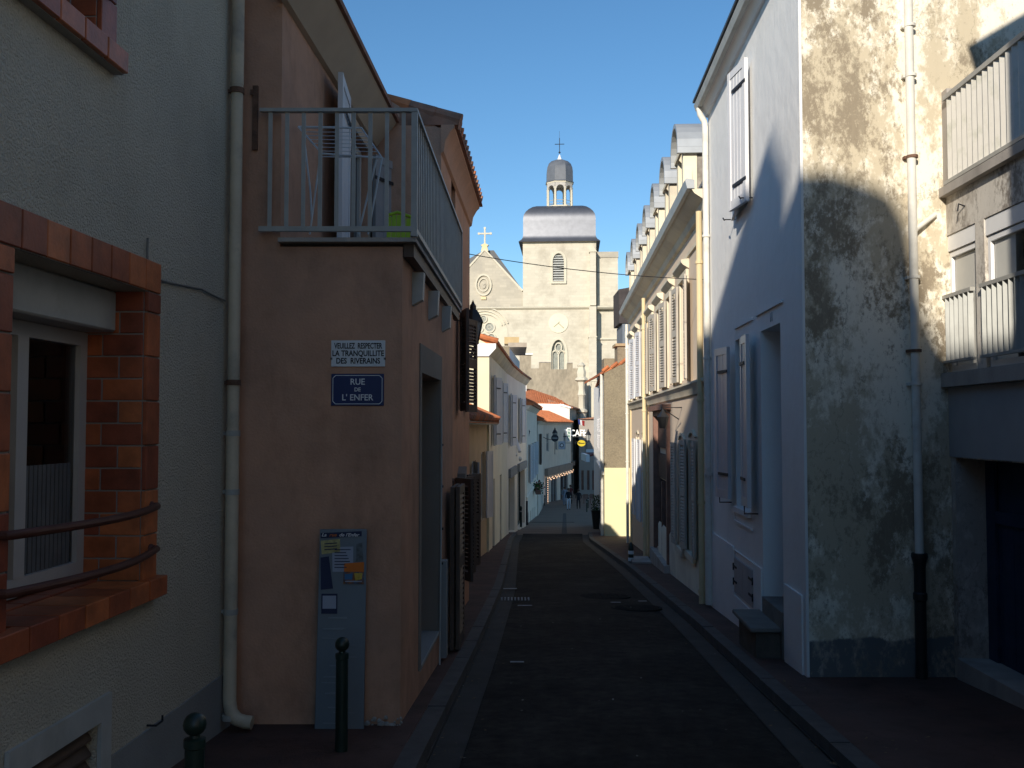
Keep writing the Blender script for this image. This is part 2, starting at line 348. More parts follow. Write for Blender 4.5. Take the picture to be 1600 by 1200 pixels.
church_m = masonry('church_ashlar', (.55,.51,.42), .95, .38, .05, .93, stain=(.40,.36,.29))
church2_m = masonry('church_gable_stone', (.45,.41,.335), .95, .38, .08, .92, stain=(.34,.315,.27))
stonet_m = M('church_trim', (.56,.52,.42), .85, .06, 1)
tile_m = M('orange_tiles', (.52,.17,.065), .85, .3, 3, col2=(.40,.14,.07), pscale=4)
tileold_m = M('old_tiles', (.34,.16,.10), .9, .3, 5, col2=(.22,.13,.09), pscale=6)
glass_m = glass('window_glass'); clear_m = clear('clear_pane'); leaded_m = M('leaded_glass', (.22,.23,.20), .4, .3, 3, spec=.5)
dark_m = M('dark_interior', (.015,.015,.016), .9, .1, 3)
curtain_m = M('curtain', (.55,.54,.50), .95, .06, 3)
shut_m = M('beige_shutter', (.46,.42,.36), .7, .08, 4)
shutb_m = M('brown_shutter', (.10,.07,.055), .6, .2, 6)
shutw_m = M('white_shutter', (.66,.66,.68), .55, .04, 4)
blued_m = M('blue_door_paint', (.022,.035,.075), .55, .3, 6, col2=(.05,.06,.085), pscale=5, thr=.66)
lime_m = M('lime_plastic', (.42,.62,.04), .5, .05, 5)
signw_m = M('enamel_white', (.68,.70,.72), .35, .03, 5); signb_m = M('enamel_blue', (.012,.025,.11), .35, .1, 5)
black_m = M('black_ink', (.01,.01,.012), .6, .05, 5)
woodred_m = M('shopfront_wood', (.22,.12,.09), .6, .25, 5); plant_m = M('foliage', (.05,.10,.025), .7, .4, 9)
def wallbox(F, u0, u1, z0, z1, holes=(), rec=.2, thick=.5): return MB().wall(F, u0, u1, z0, z1, holes, rec, thick)

def window(F, u0, u1, z0, z1, rec, parent, fm, panes=(1,1), sill=None, gm=None, fw=.05, bar=.025, name='window'):
    """window joinery as a part; pane as its sub-part"""
    d0, d1 = -rec+.01, -rec+.06
    mb = MB(); mb.fb(F, u0+.004, u0+fw, z0+.004, z1-.004, d0, d1); mb.fb(F, u1-fw, u1-.004, z0+.004, z1-.004, d0, d1)
    mb.fb(F, u0+fw, u1-fw, z0+.004, z0+fw*1.2, d0, d1); mb.fb(F, u0+fw, u1-fw, z1-fw, z1-.004, d0, d1)
    nu, nz = panes
    for i in range(1, nu):
        u = u0+(u1-u0)*i/nu; mb.fb(F, u-fw*.6, u+fw*.6, z0+fw*1.2, z1-fw, d0, d1+.004)
    for j in range(1, nz):
        z = z0+(z1-z0)*j/nz; mb.fb(F, u0+fw, u1-fw, z-bar/2, z+bar/2, d0+.006, d1-.006)
    o = mb.build(name, fm, parent)
    p = MB(); p.fb(F, u0+fw*.5, u1-fw*.5, z0+fw*.5, z1-fw*.5, d0+.012, d0+.022); p.build('pane', gm or glass_m, o)
    if sill: s = MB(); s.fb(F, u0-.06, u1+.06, z0-.09, z0-.002, -.05, .07); s.build('sill', sill, o)
    return o
def louvre(F, u0, u1, z0, z1, d, parent, m, pitch=.06, hingeu=None, ang=0.0, mid=True, label=None, panelled=False, name='shutter', th=.035, hm=None):
    """hinged shutter leaf: stands at distance d from the wall; ang swings it out about hingeu"""
    hu = u0 if hingeu is None else hingeu
    F2 = F
    if ang:
        o = F.p(hu, 0, d); s = 1 if (u0+u1)/2 > hu else -1
        dr = (F.d*s*math.cos(ang)+F.n*math.sin(ang)); L = abs(u1-u0)
        nn = Vector((0,0,1)).cross(dr); 
        if nn.dot(F.n) < 0: nn = -nn
        F2 = Fr(o.x, o.y, dr.x, dr.y, nn.x, nn.y); u0, u1, d = 0, L, 0
    w_ = u1-u0; st = min(.07, w_*.16); mb = MB()
    mb.fb(F2, u0, u0+st, z0, z1, d, d+th); mb.fb(F2, u1-st, u1, z0, z1, d, d+th)
    zs = [z0, z1]; rails = [(z0, z0+.10), (z1-.08, z1)]
    if mid: zm = z0+(z1-z0)*.52; rails.append((zm-.06, zm+.06))
    for a, b in rails: mb.fb(F2, u0+st, u1-st, a, b, d+.002, d+th-.002)
    if panelled:
        mb.fb(F2, u0+st, u1-st, z0+.1, z1-.08, d+.008, d+th-.012)
        k = max(2, int((w_-2*st)/.09))
        for i in range(1, k): 
            u = u0+st+(w_-2*st)*i/k; mb.fb(F2, u-.004, u+.004, z0+.1, z1-.08, d+th-.012, d+th-.009)
    else:
        z = z0+.12
        while z < z1-.1:
            if not (mid and zm-.07 < z+.01 < zm+.06):
                q = [F2.p(u0+st,z,d+th*.95),F2.p(u1-st,z,d+th*.95),F2.p(u1-st,z+pitch*.75,d+.004),F2.p(u0+st,z+pitch*.75,d+.004)]
                q2 = [x+Vector((0,0,.009)) for x in q]
                mb.hexa(q+q2)
            z += pitch
    o = mb.build(name, m, parent, smooth=False, label=label)
    if hm:
        for z in (z0+.16*(z1-z0), z0+.84*(z1-z0)): MB().fb(F2, u0-.015, u0+w_*.72, z-.016, z+.016, d+th, d+th+.008).build('strap_hinge', hm, o)
    return o
# ================================================================== SETTING : ground, road, pavements
def interp(tab, Y):
    if Y <= tab[0][0]: return tab[0][1]
    for (a, b), (c, d) in zip(tab, tab[1:]):
        if Y <= c: return b+(d-b)*(Y-a)/(c-a)
    return tab[-1][1]
LKT = [(-30,-1.9),(0,-.72),(5.7,-.52),(9.7,-.35),(15.7,-.15),(30,.02),(35,.2)]
RKT = [(-30,1.2),(0,1.72),(5.7,1.93),(11.6,2.17),(19.6,2.36),(30.6,2.45),(35,2.75)]
LK = lambda Y: interp(LKT, Y); RK = lambda Y: interp(RKT, Y)
def sheet(name, fa, fb, ys, off, mat, kind='structure', nx=1, crown=0.0):
    mb = MB(); k = nx+1; vs = []
    for y in ys:
        a, b = fa(y), fb(y)
        for i in range(k):
            t = i/nx; vs.append((a+(b-a)*t, y, g(y)+off+crown*4*t*(1-t)))
    fs = [(j*k+i, j*k+i+1, (j+1)*k+i+1, (j+1)*k+i) for j in range(len(ys)-1) for i in range(nx)]
    return mb.add(vs, fs).build(name, mat, kind=kind)
ysn = [-30+i for i in range(66)]            # -30..35
ground_pts = [-60,-30,0,20,40,60,80,105,130,200,600,2000]
mb = MB(); vs = []
for y in ground_pts: vs += [(-900, y, g(y)-.12), (900, y, g(y)-.12)]
mb.add(vs, [(2*i, 2*i+1, 2*i+3, 2*i+2) for i in range(len(ground_pts)-1)]).build('ground', earth_m, kind='structure')
GW = .20
sheet('road', lambda y: LK(y)+GW, lambda y: RK(y)-GW, ysn, 0, asphalt, nx=4, crown=.03)
sheet('gutter', lambda y: LK(y), lambda y: LK(y)+GW, ysn, .004, gutter_m)
sheet('gutter', lambda y: RK(y)-GW, lambda y: RK(y), ysn, .004, gutter_m)
KW = .14
pl = sheet('pavement', lambda y: min(LK(y), -.3)-2.6, lambda y: LK(y)-KW, ysn, .10, pave_m)
pr = sheet('pavement', lambda y: RK(y)+KW, lambda y: RK(y)+4.5, ysn, .10, pave_m)
def kerb(fn, side):
    root = None; y = -2.0; mb = MB()
    base = MB(); vs = []
    for yy in ysn: 
        a = fn(yy); b = a+side*KW; vs += [(min(a,b), yy, g(yy)+.02), (max(a,b), yy, g(yy)+.02)]
    base.add(vs, [(2*i, 2*i+1, 2*i+3, 2*i+2) for i in range(len(ysn)-1)])
    root = base.build('kerb', gutter_m, kind='structure')
    while y < 34.5:
        y2 = min(y+1.0, 35); mb = MB(); a0, a1 = fn(y), fn(y2-.012); j = random.uniform(-.004, .004)
        p = []
        for z in (-.15, .10+j):
            e = side*.012 if z > 0 else 0
            for (xx, yy) in ((a0+e, y),(a0+side*KW, y),(a1+side*KW, y2-.012),(a1+e, y2-.012)): p.append((xx, yy, g(yy)+z))
        if side > 0: pass
        mb.hexa(p).build('kerb_stone', kerb_m, root, smooth=False); y = y2
    return root
kerb(LK, -1); kerb(RK, 1)
# the pale paved street that takes over where the asphalt ends
ysf = [35+i*2.5 for i in range(39)]
sheet('paved_street', lambda y: -3.5 if y < 50 else -3.5+.02*(y-50), lambda y: 5+.12*(y-35), ysf, .004, setts_m)
mb = MB(); mb.hexa([(LK(35)+GW,34.96,g(35)+.005),(RK(35)-GW,34.96,g(35)+.005),(RK(35)-GW,35.2,g(35)+.012),(LK(35)+GW,35.2,g(35)+.012)]+[(LK(35)+GW,34.96,g(35)+.03),(RK(35)-GW,34.96,g(35)+.03),(RK(35)-GW,35.2,g(35)+.03),(LK(35)+GW,35.2,g(35)+.03)])
mb.build('road_edge_strip', gutter_m, kind='structure')
for (x0, x1, y0, y1) in ((2.05,2.2,36,60),):
    sheet('drain_channel', lambda y: 1.95+.055*(y-36)-.1, lambda y: 1.95+.055*(y-36)+.1, [36,45,55,66], .009, gutter_m)
mb = MB(); mb.hexa([(.9,48,g(48)+.008),(3.1,48,g(48)+.008),(3.1,48.5,g(48.5)+.008),(.9,48.5,g(48.5)+.008)]+[(.9,48,g(48)+.014),(3.1,48,g(48)+.014),(3.1,48.5,g(48.5)+.014),(.9,48.5,g(48.5)+.014)]); mb.build('drain_channel', gutter_m, kind='structure')
# road marks, covers
def onroad(px, py):
    a, b = ray(px, py); y = 5
    for _ in range(60): y = (EYE-g(y))/(-b)
    return a*y, y
def flat_disc(x, y, r, off=.02, n=20, h=.012):
    return MB().lathe((0,0,0), [(r, 0), (r, h), (.001, h)], n), (x, y, g(y)+off)
for k, (px, py, r, lab) in enumerate(((995,952,.30,'round cast iron manhole cover at the right edge of the asphalt'),(943,934,.36,'wide round manhole cover in the middle of the dark asphalt'))):
    x, y = onroad(px, py); m_, loc = flat_disc(x, y, r, .018)
    o = m_.build('manhole_cover', M('worn_iron', (.020,.019,.018), .95, .3, 8, .6, 40, spec=.03), rel=False); o.location = loc; o.rotation_euler = (-math.atan(.066), 0, 0)
    tag(o, lab, 'manhole cover', 'manhole covers in the road')
    WLOC[o.name] = Vector((0,0,0)); rg = MB()
    for i in range(20):
        a_, b_ = 2*PI*i/20, 2*PI*(i+1)/20; q = [(rr*math.cos(t), rr*math.sin(t)) for rr, t in ((r+.008,a_),(r+.05,a_),(r+.05,b_),(r+.008,b_))]; rg.hexa([(x_,y_,-.01) for x_,y_ in q]+[(x_,y_,.011) for x_,y_ in q])
    rg.build('cover_frame', M('frame_iron', (.035,.033,.03), .95, .2, 8, spec=.05), o)
    stt = MB()
    for i in range(-3, 4):
        for j in range(-3, 4):
            if (i*i+j*j)*.085*.085 < (r-.06)**2: stt.box(i*.085-.022, i*.085+.022, j*.085-.022, j*.085+.022, .0121, .017)
    stt.build('tread_pattern', M('worn_stud', (.045,.042,.04), .9, .3, 8, spec=.05), o)
paint_m = M('worn_road_paint', (.36,.36,.37), .8, .35, 14)
for k, (px, py, w_, l_) in enumerate(((820,950,.20,.07),(808,1040,.13,.05),(962,945,.14,.06),(797,923,.22,.10),(1004,943,.12,.05),(1141,962,.05,.10))):
    x, y = onroad(px, py); mb = MB(); z = g(y)+.034
    mb.hexa([(x-w_/2,y-l_/2,z+.066*l_/2),(x+w_/2,y-l_/2,z+.066*l_/2),(x+w_/2,y+l_/2,z-.066*l_/2),(x-w_/2,y+l_/2,z-.066*l_/2)]+[(x-w_/2,y-l_/2,z+.004+.066*l_/2),(x+w_/2,y-l_/2,z+.004+.066*l_/2),(x+w_/2,y+l_/2,z+.004-.066*l_/2),(x-w_/2,y+l_/2,z+.004-.066*l_/2)])
    mb.build('road_mark', paint_m, kind='structure')
x, y = onroad(805, 938)
mb = MB()
for i in range(9):
    for j in range(3): 
        xx = x-.2+i*.05; yy = y-.12+j*.12; mb.box(xx-.012, xx+.012, yy-.02, yy+.02, g(yy)+.016, g(yy)+.03)
o = mb.build('drain_grate_studs', paint_m, kind='structure')

# ================================================================== NEAR LEFT HOUSE (roughcast, brick-framed windows)
FL = wallL(-2.19, .05)
nl = thing('roughcast_house', 'grey roughcast house nearest on the left with brick-tiled window surrounds', 'house', (-1.95, 3.0, g(3)))
U0, U1 = -3.0, 6.42
lowF, lowN, zT, zB = 5.05, 3.80, 2.36, .84        # lower window
upF, upN, zT2, zB2 = 4.48, 3.3, 4.95, 3.47
cel = (3.95, 4.60, -.30, .25)
holes = [(lowN, lowF, zB, zT, .37), (upN, upF, zB2, zT2, .30), cel+(.12,), (-1.6,-.4,zB,zT,.3), (-1.6,-.4,zB2,zT2,.3)]
wallbox(FL, U0, U1, -.9, 5.6, holes, .3, 5.0).build('wall', rough_m, nl)
for pl4 in ((4.70,U1,-.9,.045),(U0,3.83,-.9,.045),(3.832,4.698,-.9,-.42)): MB().fb(FL, *pl4, .001, .012).build('plinth', plinth_m, nl)
# roof of the near house
mb = MB(); mb.along(FL, [(.35,5.55),(.35,5.68),(-2.6,6.0),(-5.1,5.68),(-5.1,5.55)], U0-.1, U1+.05); mb.build('roof', tileold_m, nl)
def brick(F, u0, u1, z0, z1, d0, d1, par, k=None):
    mb = MB(); e = .004; mb.fb(F, u0+e, u1-e, z0+e, z1-e, d0, d1+random.uniform(-.002, .002))
    o = mb.build('brick', brick_m[random.randrange(4) if k is None else k], par, smooth=False, bevel=.004); return o
def brick_window(uN, uF, z0, z1, rec, par, far_only=False):
    # mortar backing, then every brick on its own
    tw = .15; mbk = MB()
    mbk.fb(FL, uF, uF+tw, z0, z1+.17, -.003, .008); mbk.fb(FL, uN-tw, uN, z0, z1+.17, -.003, .008); mbk.fb(FL, uN, uF, z1, z1+.17, -.003, .008)
    mbk.fb(FL, uF-.008, uF-.002, z0, z1, -rec, -.003); mbk.fb(FL, uN+.002, uN+.008, z0, z1, -rec, -.003)
    mbk.fb(FL, uN-tw, uF+tw+.02, z0-.10, z0-.006, -.003, .05); mbk.fb(FL, uN+.01, uF-.01, z0-.004, z0, -rec, -.003)
    mbk.build('mortar_bed', mortar_m, par)
    # lintel soldiers
    u = uN-tw; n = int(round((uF+tw-u)/.2)); st = (uF+tw-u)/n
    for i in range(n): brick(FL, u+i*st, u+(i+1)*st, z1, z1+.17, .008, .022, par)
    # jamb trim
    z = z0; L = .235; k = 0
    zz = [z0]; 
    while zz[-1]+L < z1-.05: zz.append(zz[-1]+L)
    zz.append(z1)
    for a, b in zip(zz, zz[1:]):
        brick(FL, uF-.015, uF+tw, a, b, -.002, .022, par); brick(FL, uN-tw, uN, a, b, .008, .022, par)
    # reveal courses on the far jamb (seen) : bricks laid back into the recess
    z = z0; row = 0; h = .1175
    while z < z1-.02:
        b = min(z+h, z1); sp = [0, .13, rec] if row % 2 else [0, .22, rec]
        for s0, s1 in zip(sp, sp[1:]):
            mb = MB(); e = .004
            q = [FL.p(uF-.008, z+e, -s0-e), FL.p(uF-.008, z+e, -s1+e), FL.p(uF-.008, b-e, -s1+e), FL.p(uF-.008, b-e, -s0-e)]
            th = FL.d*(-.008-random.uniform(0, .003)); mb.hexa(q+[x+th for x in q]); mb.build('brick', brick_m[random.randrange(4)], par, smooth=False, bevel=.003)
        z = b; row += 1
    # sill : long bricks running out over the wall
    n = int(round((uF-uN+2*tw+.02)/.21)); st = (uF-uN+2*tw+.02)/n
    for i in range(n):
        a = uN-tw+i*st; ins = (a > uN-.02 and a+st < uF+.02)
        brick(FL, a, a+st, z0-.10, z0+.012, (-.20 if ins else .0), .075, par)
    for i in range(n):
        a = uN-tw+i*st
        if a > uN-.02 and a+st < uF+.02: brick(FL, a, a+st, z0-.05, z0+.018, -rec+.03, -.205, par)
brick_window(lowN, lowF, zB, zT, .37, nl)
brick_window(upN, upF, zB2, zT2, .30, nl)
# joinery of the lower window: roller box, frame with casement, curtain
wf = window(FL, lowN+.012, lowF-.012, zB+.02, zT-.22, .36, nl, pvc_m, (2,1), fw=.075, name='window', gm=clear_m)
mb = MB(); mb.fb(FL, lowN+.01, lowF-.01, zT-.22, zT-.002, -.36, -.15); mb.build('roller_shutter_box', greyp_m, nl, bevel=.012)
mb = MB(); n = 26
for i in range(n):
    u = lowN+.12+(lowF-lowN-.24)*i/n; mb.fb(FL, u, u+.03, zB+.10, zB+.62, -.36+.035-(.004 if i % 2 else 0), -.36+.039)
mb.build('net_curtain', M('net_curtain', (.13,.135,.14), .9, .15, 9), nl)
window(FL, upN+.012, upF-.012, zB2+.02, zT2-.01, .29, nl, pvc_m, (2,1), fw=.07)
for a in (-1.6,): window(FL, -1.59, -.41, zB+.01, zT-.01, .28, nl, pvc_m, (2,1)); window(FL, -1.59, -.41, zB2+.01, zT2-.01, .28, nl, pvc_m, (2,1))
def guard(uN, uF, z, par):
    pts = [FL.p(uF+.06, z, .02), FL.p(uF+.06, z, .055)]
    for i in range(11):
        t = i/10; pts.append(FL.p(uF+.05-(uF-uN+.1)*t, z, .06+.10*math.sin(PI*t)))
    pts += [FL.p(uN-.06, z, .055), FL.p(uN-.06, z, .02)]
    mb = MB(); mb.tube(pts, .019, 10); mb.ball(pts[0], .026); return mb.build('guard_bar', ironb_m, par)
guard(lowN, lowF, 1.225, nl); guard(lowN, lowF, 1.00, nl); guard(upN, upF, 3.72, nl)
# cellar opening
mb = MB(); u0, u1, z0, z1 = cel; t_ = .115
mb.fb(FL, u0-t_, u0, z0-t_, z1+t_, .002, .022); mb.fb(FL, u1, u1+t_*.9, z0-t_, z1+t_, .002, .022); mb.fb(FL, u0, u1, z1, z1+t_, .002, .022); mb.fb(FL, u0, u1, z0-t_, z0, .002, .022)
mb.build('vent_frame', greyp_m, nl)
for i in range(7):
    z = z0+.03+i*(z1-z0-.04)/7
    mb = MB(); q = [FL.p(u0+.01, z, -.02), FL.p(u1-.01, z, -.02), FL.p(u1-.01, z+.055, -.06), FL.p(u0+.01, z+.055, -.06)]
    mb.hexa(q+[x+Vector((0,0,.012)) for x in q]); mb.build('slat', shutb_m, nl)
# small ironwork and cables on the wall
mb = MB(); u, z = FL.at(237, 1128); mb.tube([FL.p(u-.06,z,.0),FL.p(u-.06,z,.05),FL.p(u+.02,z,.05),FL.p(u+.02,z+.03,.05)], .006, 6); mb.build('wall_hook', hinge_m, nl)
def drape(F, pts, r, d=.012):
    return MB().tube([F.p(*F.at(px, py, d), d) for px, py in pts], r, 6)
drape(FL, [(231,372),(230,390),(231,428),(238,434),(262,441),(290,447),(315,452),(338,464),(352,470)], .006).build('cable', M('old_cable', (.20,.19,.17), .8, .1, 9), nl)
# downpipe at the house corner
dp = thing('downpipe', 'beige plastic downpipe between the roughcast house and the terracotta wall', 'drainpipe', tuple(FL.p(6.30, -.4, .06)))
def pipe_px(F, px, d): return F.u(px, d)
uu = 6.26; dd = .06; r_ = .042
mb = MB(); mb.tube([FL.p(uu,5.6,dd),FL.p(uu,3.9,dd)], r_, 14); mb.tube([FL.p(uu,3.9,dd),FL.p(uu,1.62,dd)], r_*.94, 14)
mb.build('pipe', pipe_m, dp)
mb = MB(); mb.tube([FL.p(uu,1.62,dd),FL.p(uu,-.12,dd),FL.p(uu,-.19,dd+.012),FL.p(uu,-.235,dd+.05),FL.p(uu,-.25,dd+.10),FL.p(uu,-.255,dd+.15)], r_*1.02, 14); mb.build('lower_pipe', pipe_m, dp)
for z in (3.86, 1.93, 1.60, 1.22, .45, -.22):
    mb = MB(); mb.tube([FL.p(uu,z-.018,dd),FL.p(uu,z+.018,dd)], r_*1.13, 14); mb.fb(FL, uu-.008, uu+.008, z-.01, z+.01, 0, dd-.03); mb.build('clamp', rust_m if z > 1.7 else steel_m, dp)

# ================================================================== TERRACOTTA HOUSE
FT = front(6.45); FS = wallL(-.977, .0367); FU = wallL(-1.807, .0367); F2 = wallL(-1.103, .0367)
th_ = thing('terracotta_house', 'terracotta rendered house on the left with the roof terrace above its corner', 'house', (-1.3, 8.0, g(8)))
XS = FS.p(6.45, 0).x
door = (7.42, 8.72, -.20, None)
zd = 2.06
# ground-floor volume: street side wall with the deep doorway, front wall to the camera
SL = 2.86
mb = MB(); mb.wall(FS, 6.45, 9.9, -1.3, SL, [(7.42, 8.72, -.20, zd, .32)], .32, 1.15)
mb.build('side_wall', terra_m, th_)
mb = MB(); mb.wall(FT, -1.90, XS-.012, -1.2, SL, [], .1, .3, back=False)
mb.wall(FT, -1.90, -1.57, SL, 5.35, [], .1, .3, back=False); mb.build('front_wall', terra_m, th_)
# surround, threshold and joinery of the doorway
mb = MB(); t_ = .05; cem = M('cement_surround', (.24,.21,.18), .9, .08, 2, .2, 60)
mb.fb(FS, 7.42-.10, 7.42, -.2, zd+.22, .001, .010); mb.fb(FS, 8.72, 8.72+.10, -.2, zd+.22, .001, .010); mb.fb(FS, 7.42, 8.72, zd, zd+.22, .001, .010)
mb.fb(FS, 8.708, 8.719, -.199, zd-.001, -.315, 0); mb.build('door_surround', cem, th_)
mb = MB(); mb.fb(FS, 7.43, 8.70, -.23, -.20+.012, -.31, .004); mb.build('threshold', plinth_m, th_)
mb = MB(); mb.fb(FS, 7.43, 8.70, -.20, -.182, .005, .014); mb.build('step_nosing', steel_m, th_)
dr = MB(); dr.fb(FS, 7.44, 8.695, -.185, zd-.02, -.315, -.28); dr = dr.build('door', M('dark_grey_door', (.13,.125,.115), .6, .1, 4), th_)
mb = MB(); mb.tube([FS.p(7.6,.85,-.27),FS.p(7.6,.85,-.24),FS.p(7.7,.85,-.24)], .01, 8); mb.build('handle', steel_m, dr)
# conduit + meter box right of the door
u = FS.u(691, .02); drape(FS, [(690,640),(690,760),(689,860),(687,1040)], .008, .02).build('conduit', greyp_m, th_)
mb = MB(); mb.fb(FS, u+.02, u+.16, -.45, .42, .0, .06); mb.build('meter_box', plinth_m, th_)
for py in (695, 760, 826, 880, 932):
    uu_, z = FS.at(691, py, .02); mb = MB(); mb.fb(FS, uu_-.02, uu_+.02, z-.01, z+.01, 0, .03); mb.build('clip', hinge_m, th_)
# upper storey set back from the street
zE = 4.80
op = (8.36, 9.62, SL+.02, 4.42)
mb = MB(); mb.wall(FU, 6.452, 9.9, SL, zE, [op+(.14,)], .14, 3.6); mb.build('upper_wall', terra_m, th_)
mb = MB(); mb.fb(FU, op[0]-.09, op[0], op[2], op[3]+.10, .001, .016); mb.fb(FU, op[1], op[1]+.09, op[2], op[3]+.10, .001, .016); mb.fb(FU, op[0], op[1], op[3], op[3]+.10, .001, .016)
mb.build('door_surround', cove_m, th_)
window(FU, op[0]+.01, op[1]-.01, op[2]+.01, op[3]-.01, .13, th_, pvc_m, (2,1), fw=.08, name='terrace_door')
# eaves: cream cove, tile edge
mb = MB(); mb.along(FU, [(0.001,zE-.26),(.04,zE-.25),(.10,zE-.17),(.20,zE-.06),(.24,zE),(0.001,zE)], 6.30, 9.88); mb.build('cornice', cove_m, th_)
mb = MB(); mb.along(FU, [(.27,zE+.002),(.27,zE+.05),(-1.8,zE+.62),(-3.7,zE+.1),(-3.7,zE+.002)], 6.24, 9.89); mb.build('roof', tileold_m, th_)
# terrace slab, corbels, railing
RX0 = Vector((-.655, 6.38, 0)); RX1 = Vector((-.562, 10.45, 0))
mb = MB(); zs0, zs1 = SL+.022, SL+.05
mb.hexa([(-1.57,6.385,zs0),(-.645,6.385,zs0),(-.555,10.46,zs0),(-1.50,10.46-.6,zs0),(-1.57,6.385,zs1),(-.645,6.385,zs1),(-.555,10.46,zs1),(-1.50,10.46-.6,zs1)])
mb.build('terrace_slab', conc_m, th_)
mb = MB(); mb.hexa([(-.735,6.46,zs0-.09),(-.665,6.46,zs0-.09),(-.575,10.44,zs0-.09),(-.63,10.44,zs0-.09),(-.735,6.46,zs0-.002),(-.665,6.46,zs0-.002),(-.575,10.44,zs0-.002),(-.63,10.44,zs0-.002)])
mb.build('edge_beam', shutb_m, th_)
for px, py in ((655,430),(679,462),(699,490)):
    uu_ = FS.u(px, .05); t = (uu_-6.38)/(10.45-6.38)
    mb = MB(); z = SL-.10; mb.along(FS, [(0,z-.24),(.075,z-.20),(.085,z-.001),(0,z-.001)], uu_-.045, uu_+.045); mb.build('corbel', greyp_m, th_)
rl = thing('terrace_railing', 'pale grey metal railing round the roof terrace over the street signs', 'railing', (-1.1, 6.4, SL+.055))
zt, zb = 3.77, 2.965
XL = -1.695
mb = MB(); c0 = Vector((XL, 6.38, 0)); up = lambda v, z: Vector((v.x, v.y, z))
def bar(a, b, z, hw, hh):
    d = (b-a).normalized(); s = Vector((-d.y, d.x, 0))*hw; MBX = MB()
    return MBX.hexa([up(a-s,z-hh),up(a+s,z-hh),up(b+s,z-hh),up(b-s,z-hh),up(a-s,z+hh),up(a+s,z+hh),up(b+s,z+hh),up(b-s,z+hh)])
bar(c0, RX0+Vector((.02,0,0)), zt, .022, .012).build('handrail', steel_m, rl); bar(RX0-Vector((0,.0,0)), RX1, zt-.001, .022, .012).build('handrail', steel_m, rl)
bar(c0, RX0, zb, .015, .017).build('bottom_rail', steel_m, rl); bar(RX0+Vector((0,.016,0)), RX1, zb-.001, .015, .017).build('bottom_rail', steel_m, rl)
bm_ = MB(); bm_.box(-.013,.013,-.006,.006,0,zt-zb-.012); bar0 = bm_.build('baluster', steel_m, rl, rel=False)
def put(o, v):
    o.location = Vector(v)-WLOC[rl.name]
X = -1.625; first = True; pts = []
while X < -.70: pts.append((X, 6.38, 0)); X += .112
k = 0
L = (RX1-RX0).length; n = int(L/.112)
for i in range(n+1):
    v = RX0.lerp(RX1, i/n); pts.append((v.x, v.y, math.pi/2))
for i, (x, y, rz) in enumerate(pts):
    o = bar0 if i == 0 else bar0.copy()
    if i: COL.objects.link(o)
    put(o, (x, y, zb)); o.rotation_euler = (0, 0, rz)
mb = MB(); mb.box(-.02,.02,-.02,.02,SL+.05,zt-.005); 
for v in (RX0, RX1): 
    mb = MB(); mb.box(v.x-.02, v.x+.02, v.y-.018, v.y+.022, SL+.055, zt-.013); mb.build('post', steel_m, rl)
# rusty wall plate at the railing's left end
mb = MB(); uX = FT.at(400, 140)[0]; mb.fb(FT, uX-.018, uX+.018, FT.at(400,235)[1], FT.at(400,135)[1], 0.001, .02)
mb.fb(FT, uX-.03, uX-.006, FT.at(400,150)[1], FT.at(400,142)[1], .02, .03); tag(mb.build('wall_bracket', rust_m), 'rusty vertical iron bracket left of the terrace railing end', 'bracket')
# shutters of the terrace door
louvre(FU, op[0]-.06-.62, op[0]-.05, SL+.06, 4.52, .05, th_, shutw_m, hingeu=op[0]-.05, ang=.10, panelled=True, mid=False, hm=hinge_m, th=.04)
louvre(FU, op[1]+.02, op[1]+.52, SL+.06, 4.40, .04, th_, M('grey_shutter', (.30,.30,.31), .6, .05, 4), hingeu=op[1]+.02, ang=.42, panelled=True, mid=False, hm=hinge_m, th=.04)
# folding clothes airer on the terrace
ar = thing('clothes_airer', 'folding white wire clothes airer standing on the terrace behind the railing', 'clothes airer', (-1.15, 6.85, SL+.055))
A = front(6.8); zf = SL+.06
def pa(px, py, d=0): 
    u, z = A.at(px, py, d); return A.p(u, z, d)
wire_m = M('airer_wire', (.55,.60,.64), .4, .05, 8)
for pl_, d in (([(484,366),(500,245),(578,245)],-.0),([(560,366),(588,250)],0),([(466,198),(565,200),(597,247)],-.02),([(466,198),(503,240)],.05),([(503,240),(597,247)],.06),([(475,215),(485,300),(487,340)],-.2),([(597,247),(575,366)],-.3)):
    p = [pa(x, y, d) for x, y in pl_]; p = [Vector((q.x, q.y, max(q.z, zf))) for q in p]
    MB().tube(p, .0075, 6).build('frame_tube', wire_m, ar)
for i in range(7):
    y0 = -.05-.05*i; MB().tube([pa(470+i*5, 200+i*6, y0), pa(565+i*4, 201+i*6, y0)], .003, 5).build('drying_wire', wire_m, ar)
# lime chair
ch = thing('garden_chair', 'lime green slatted plastic chair at the corner of the terrace', 'chair', (-.86, 6.9, SL+.055))
B = front(6.8)
for i in range(5):
    ua = B.u(602+i*7.6); mb = MB(); z = 3.17-.012*abs(i-1.5); q = [B.p(ua,zf+.02,0),B.p(ua+.030,zf+.02,0),B.p(ua+.030,z,-.05),B.p(ua,z,-.05)]
    mb.hexa(q+[x+Vector((0,.012,0)) for x in q]); mb.build('back_slat', lime_m, ch)
mb = MB(); mb.fb(B, B.u(602), B.u(640), zf+.005, zf+.03, -.30, .0); mb.build('seat', lime_m, ch)
mb = MB(); mb.tube([B.p(B.u(601),3.16,-.05),B.p(B.u(618),3.185,-.055),B.p(B.u(640),3.15,-.05)], .012, 8); mb.build('top_rail', lime_m, ch)

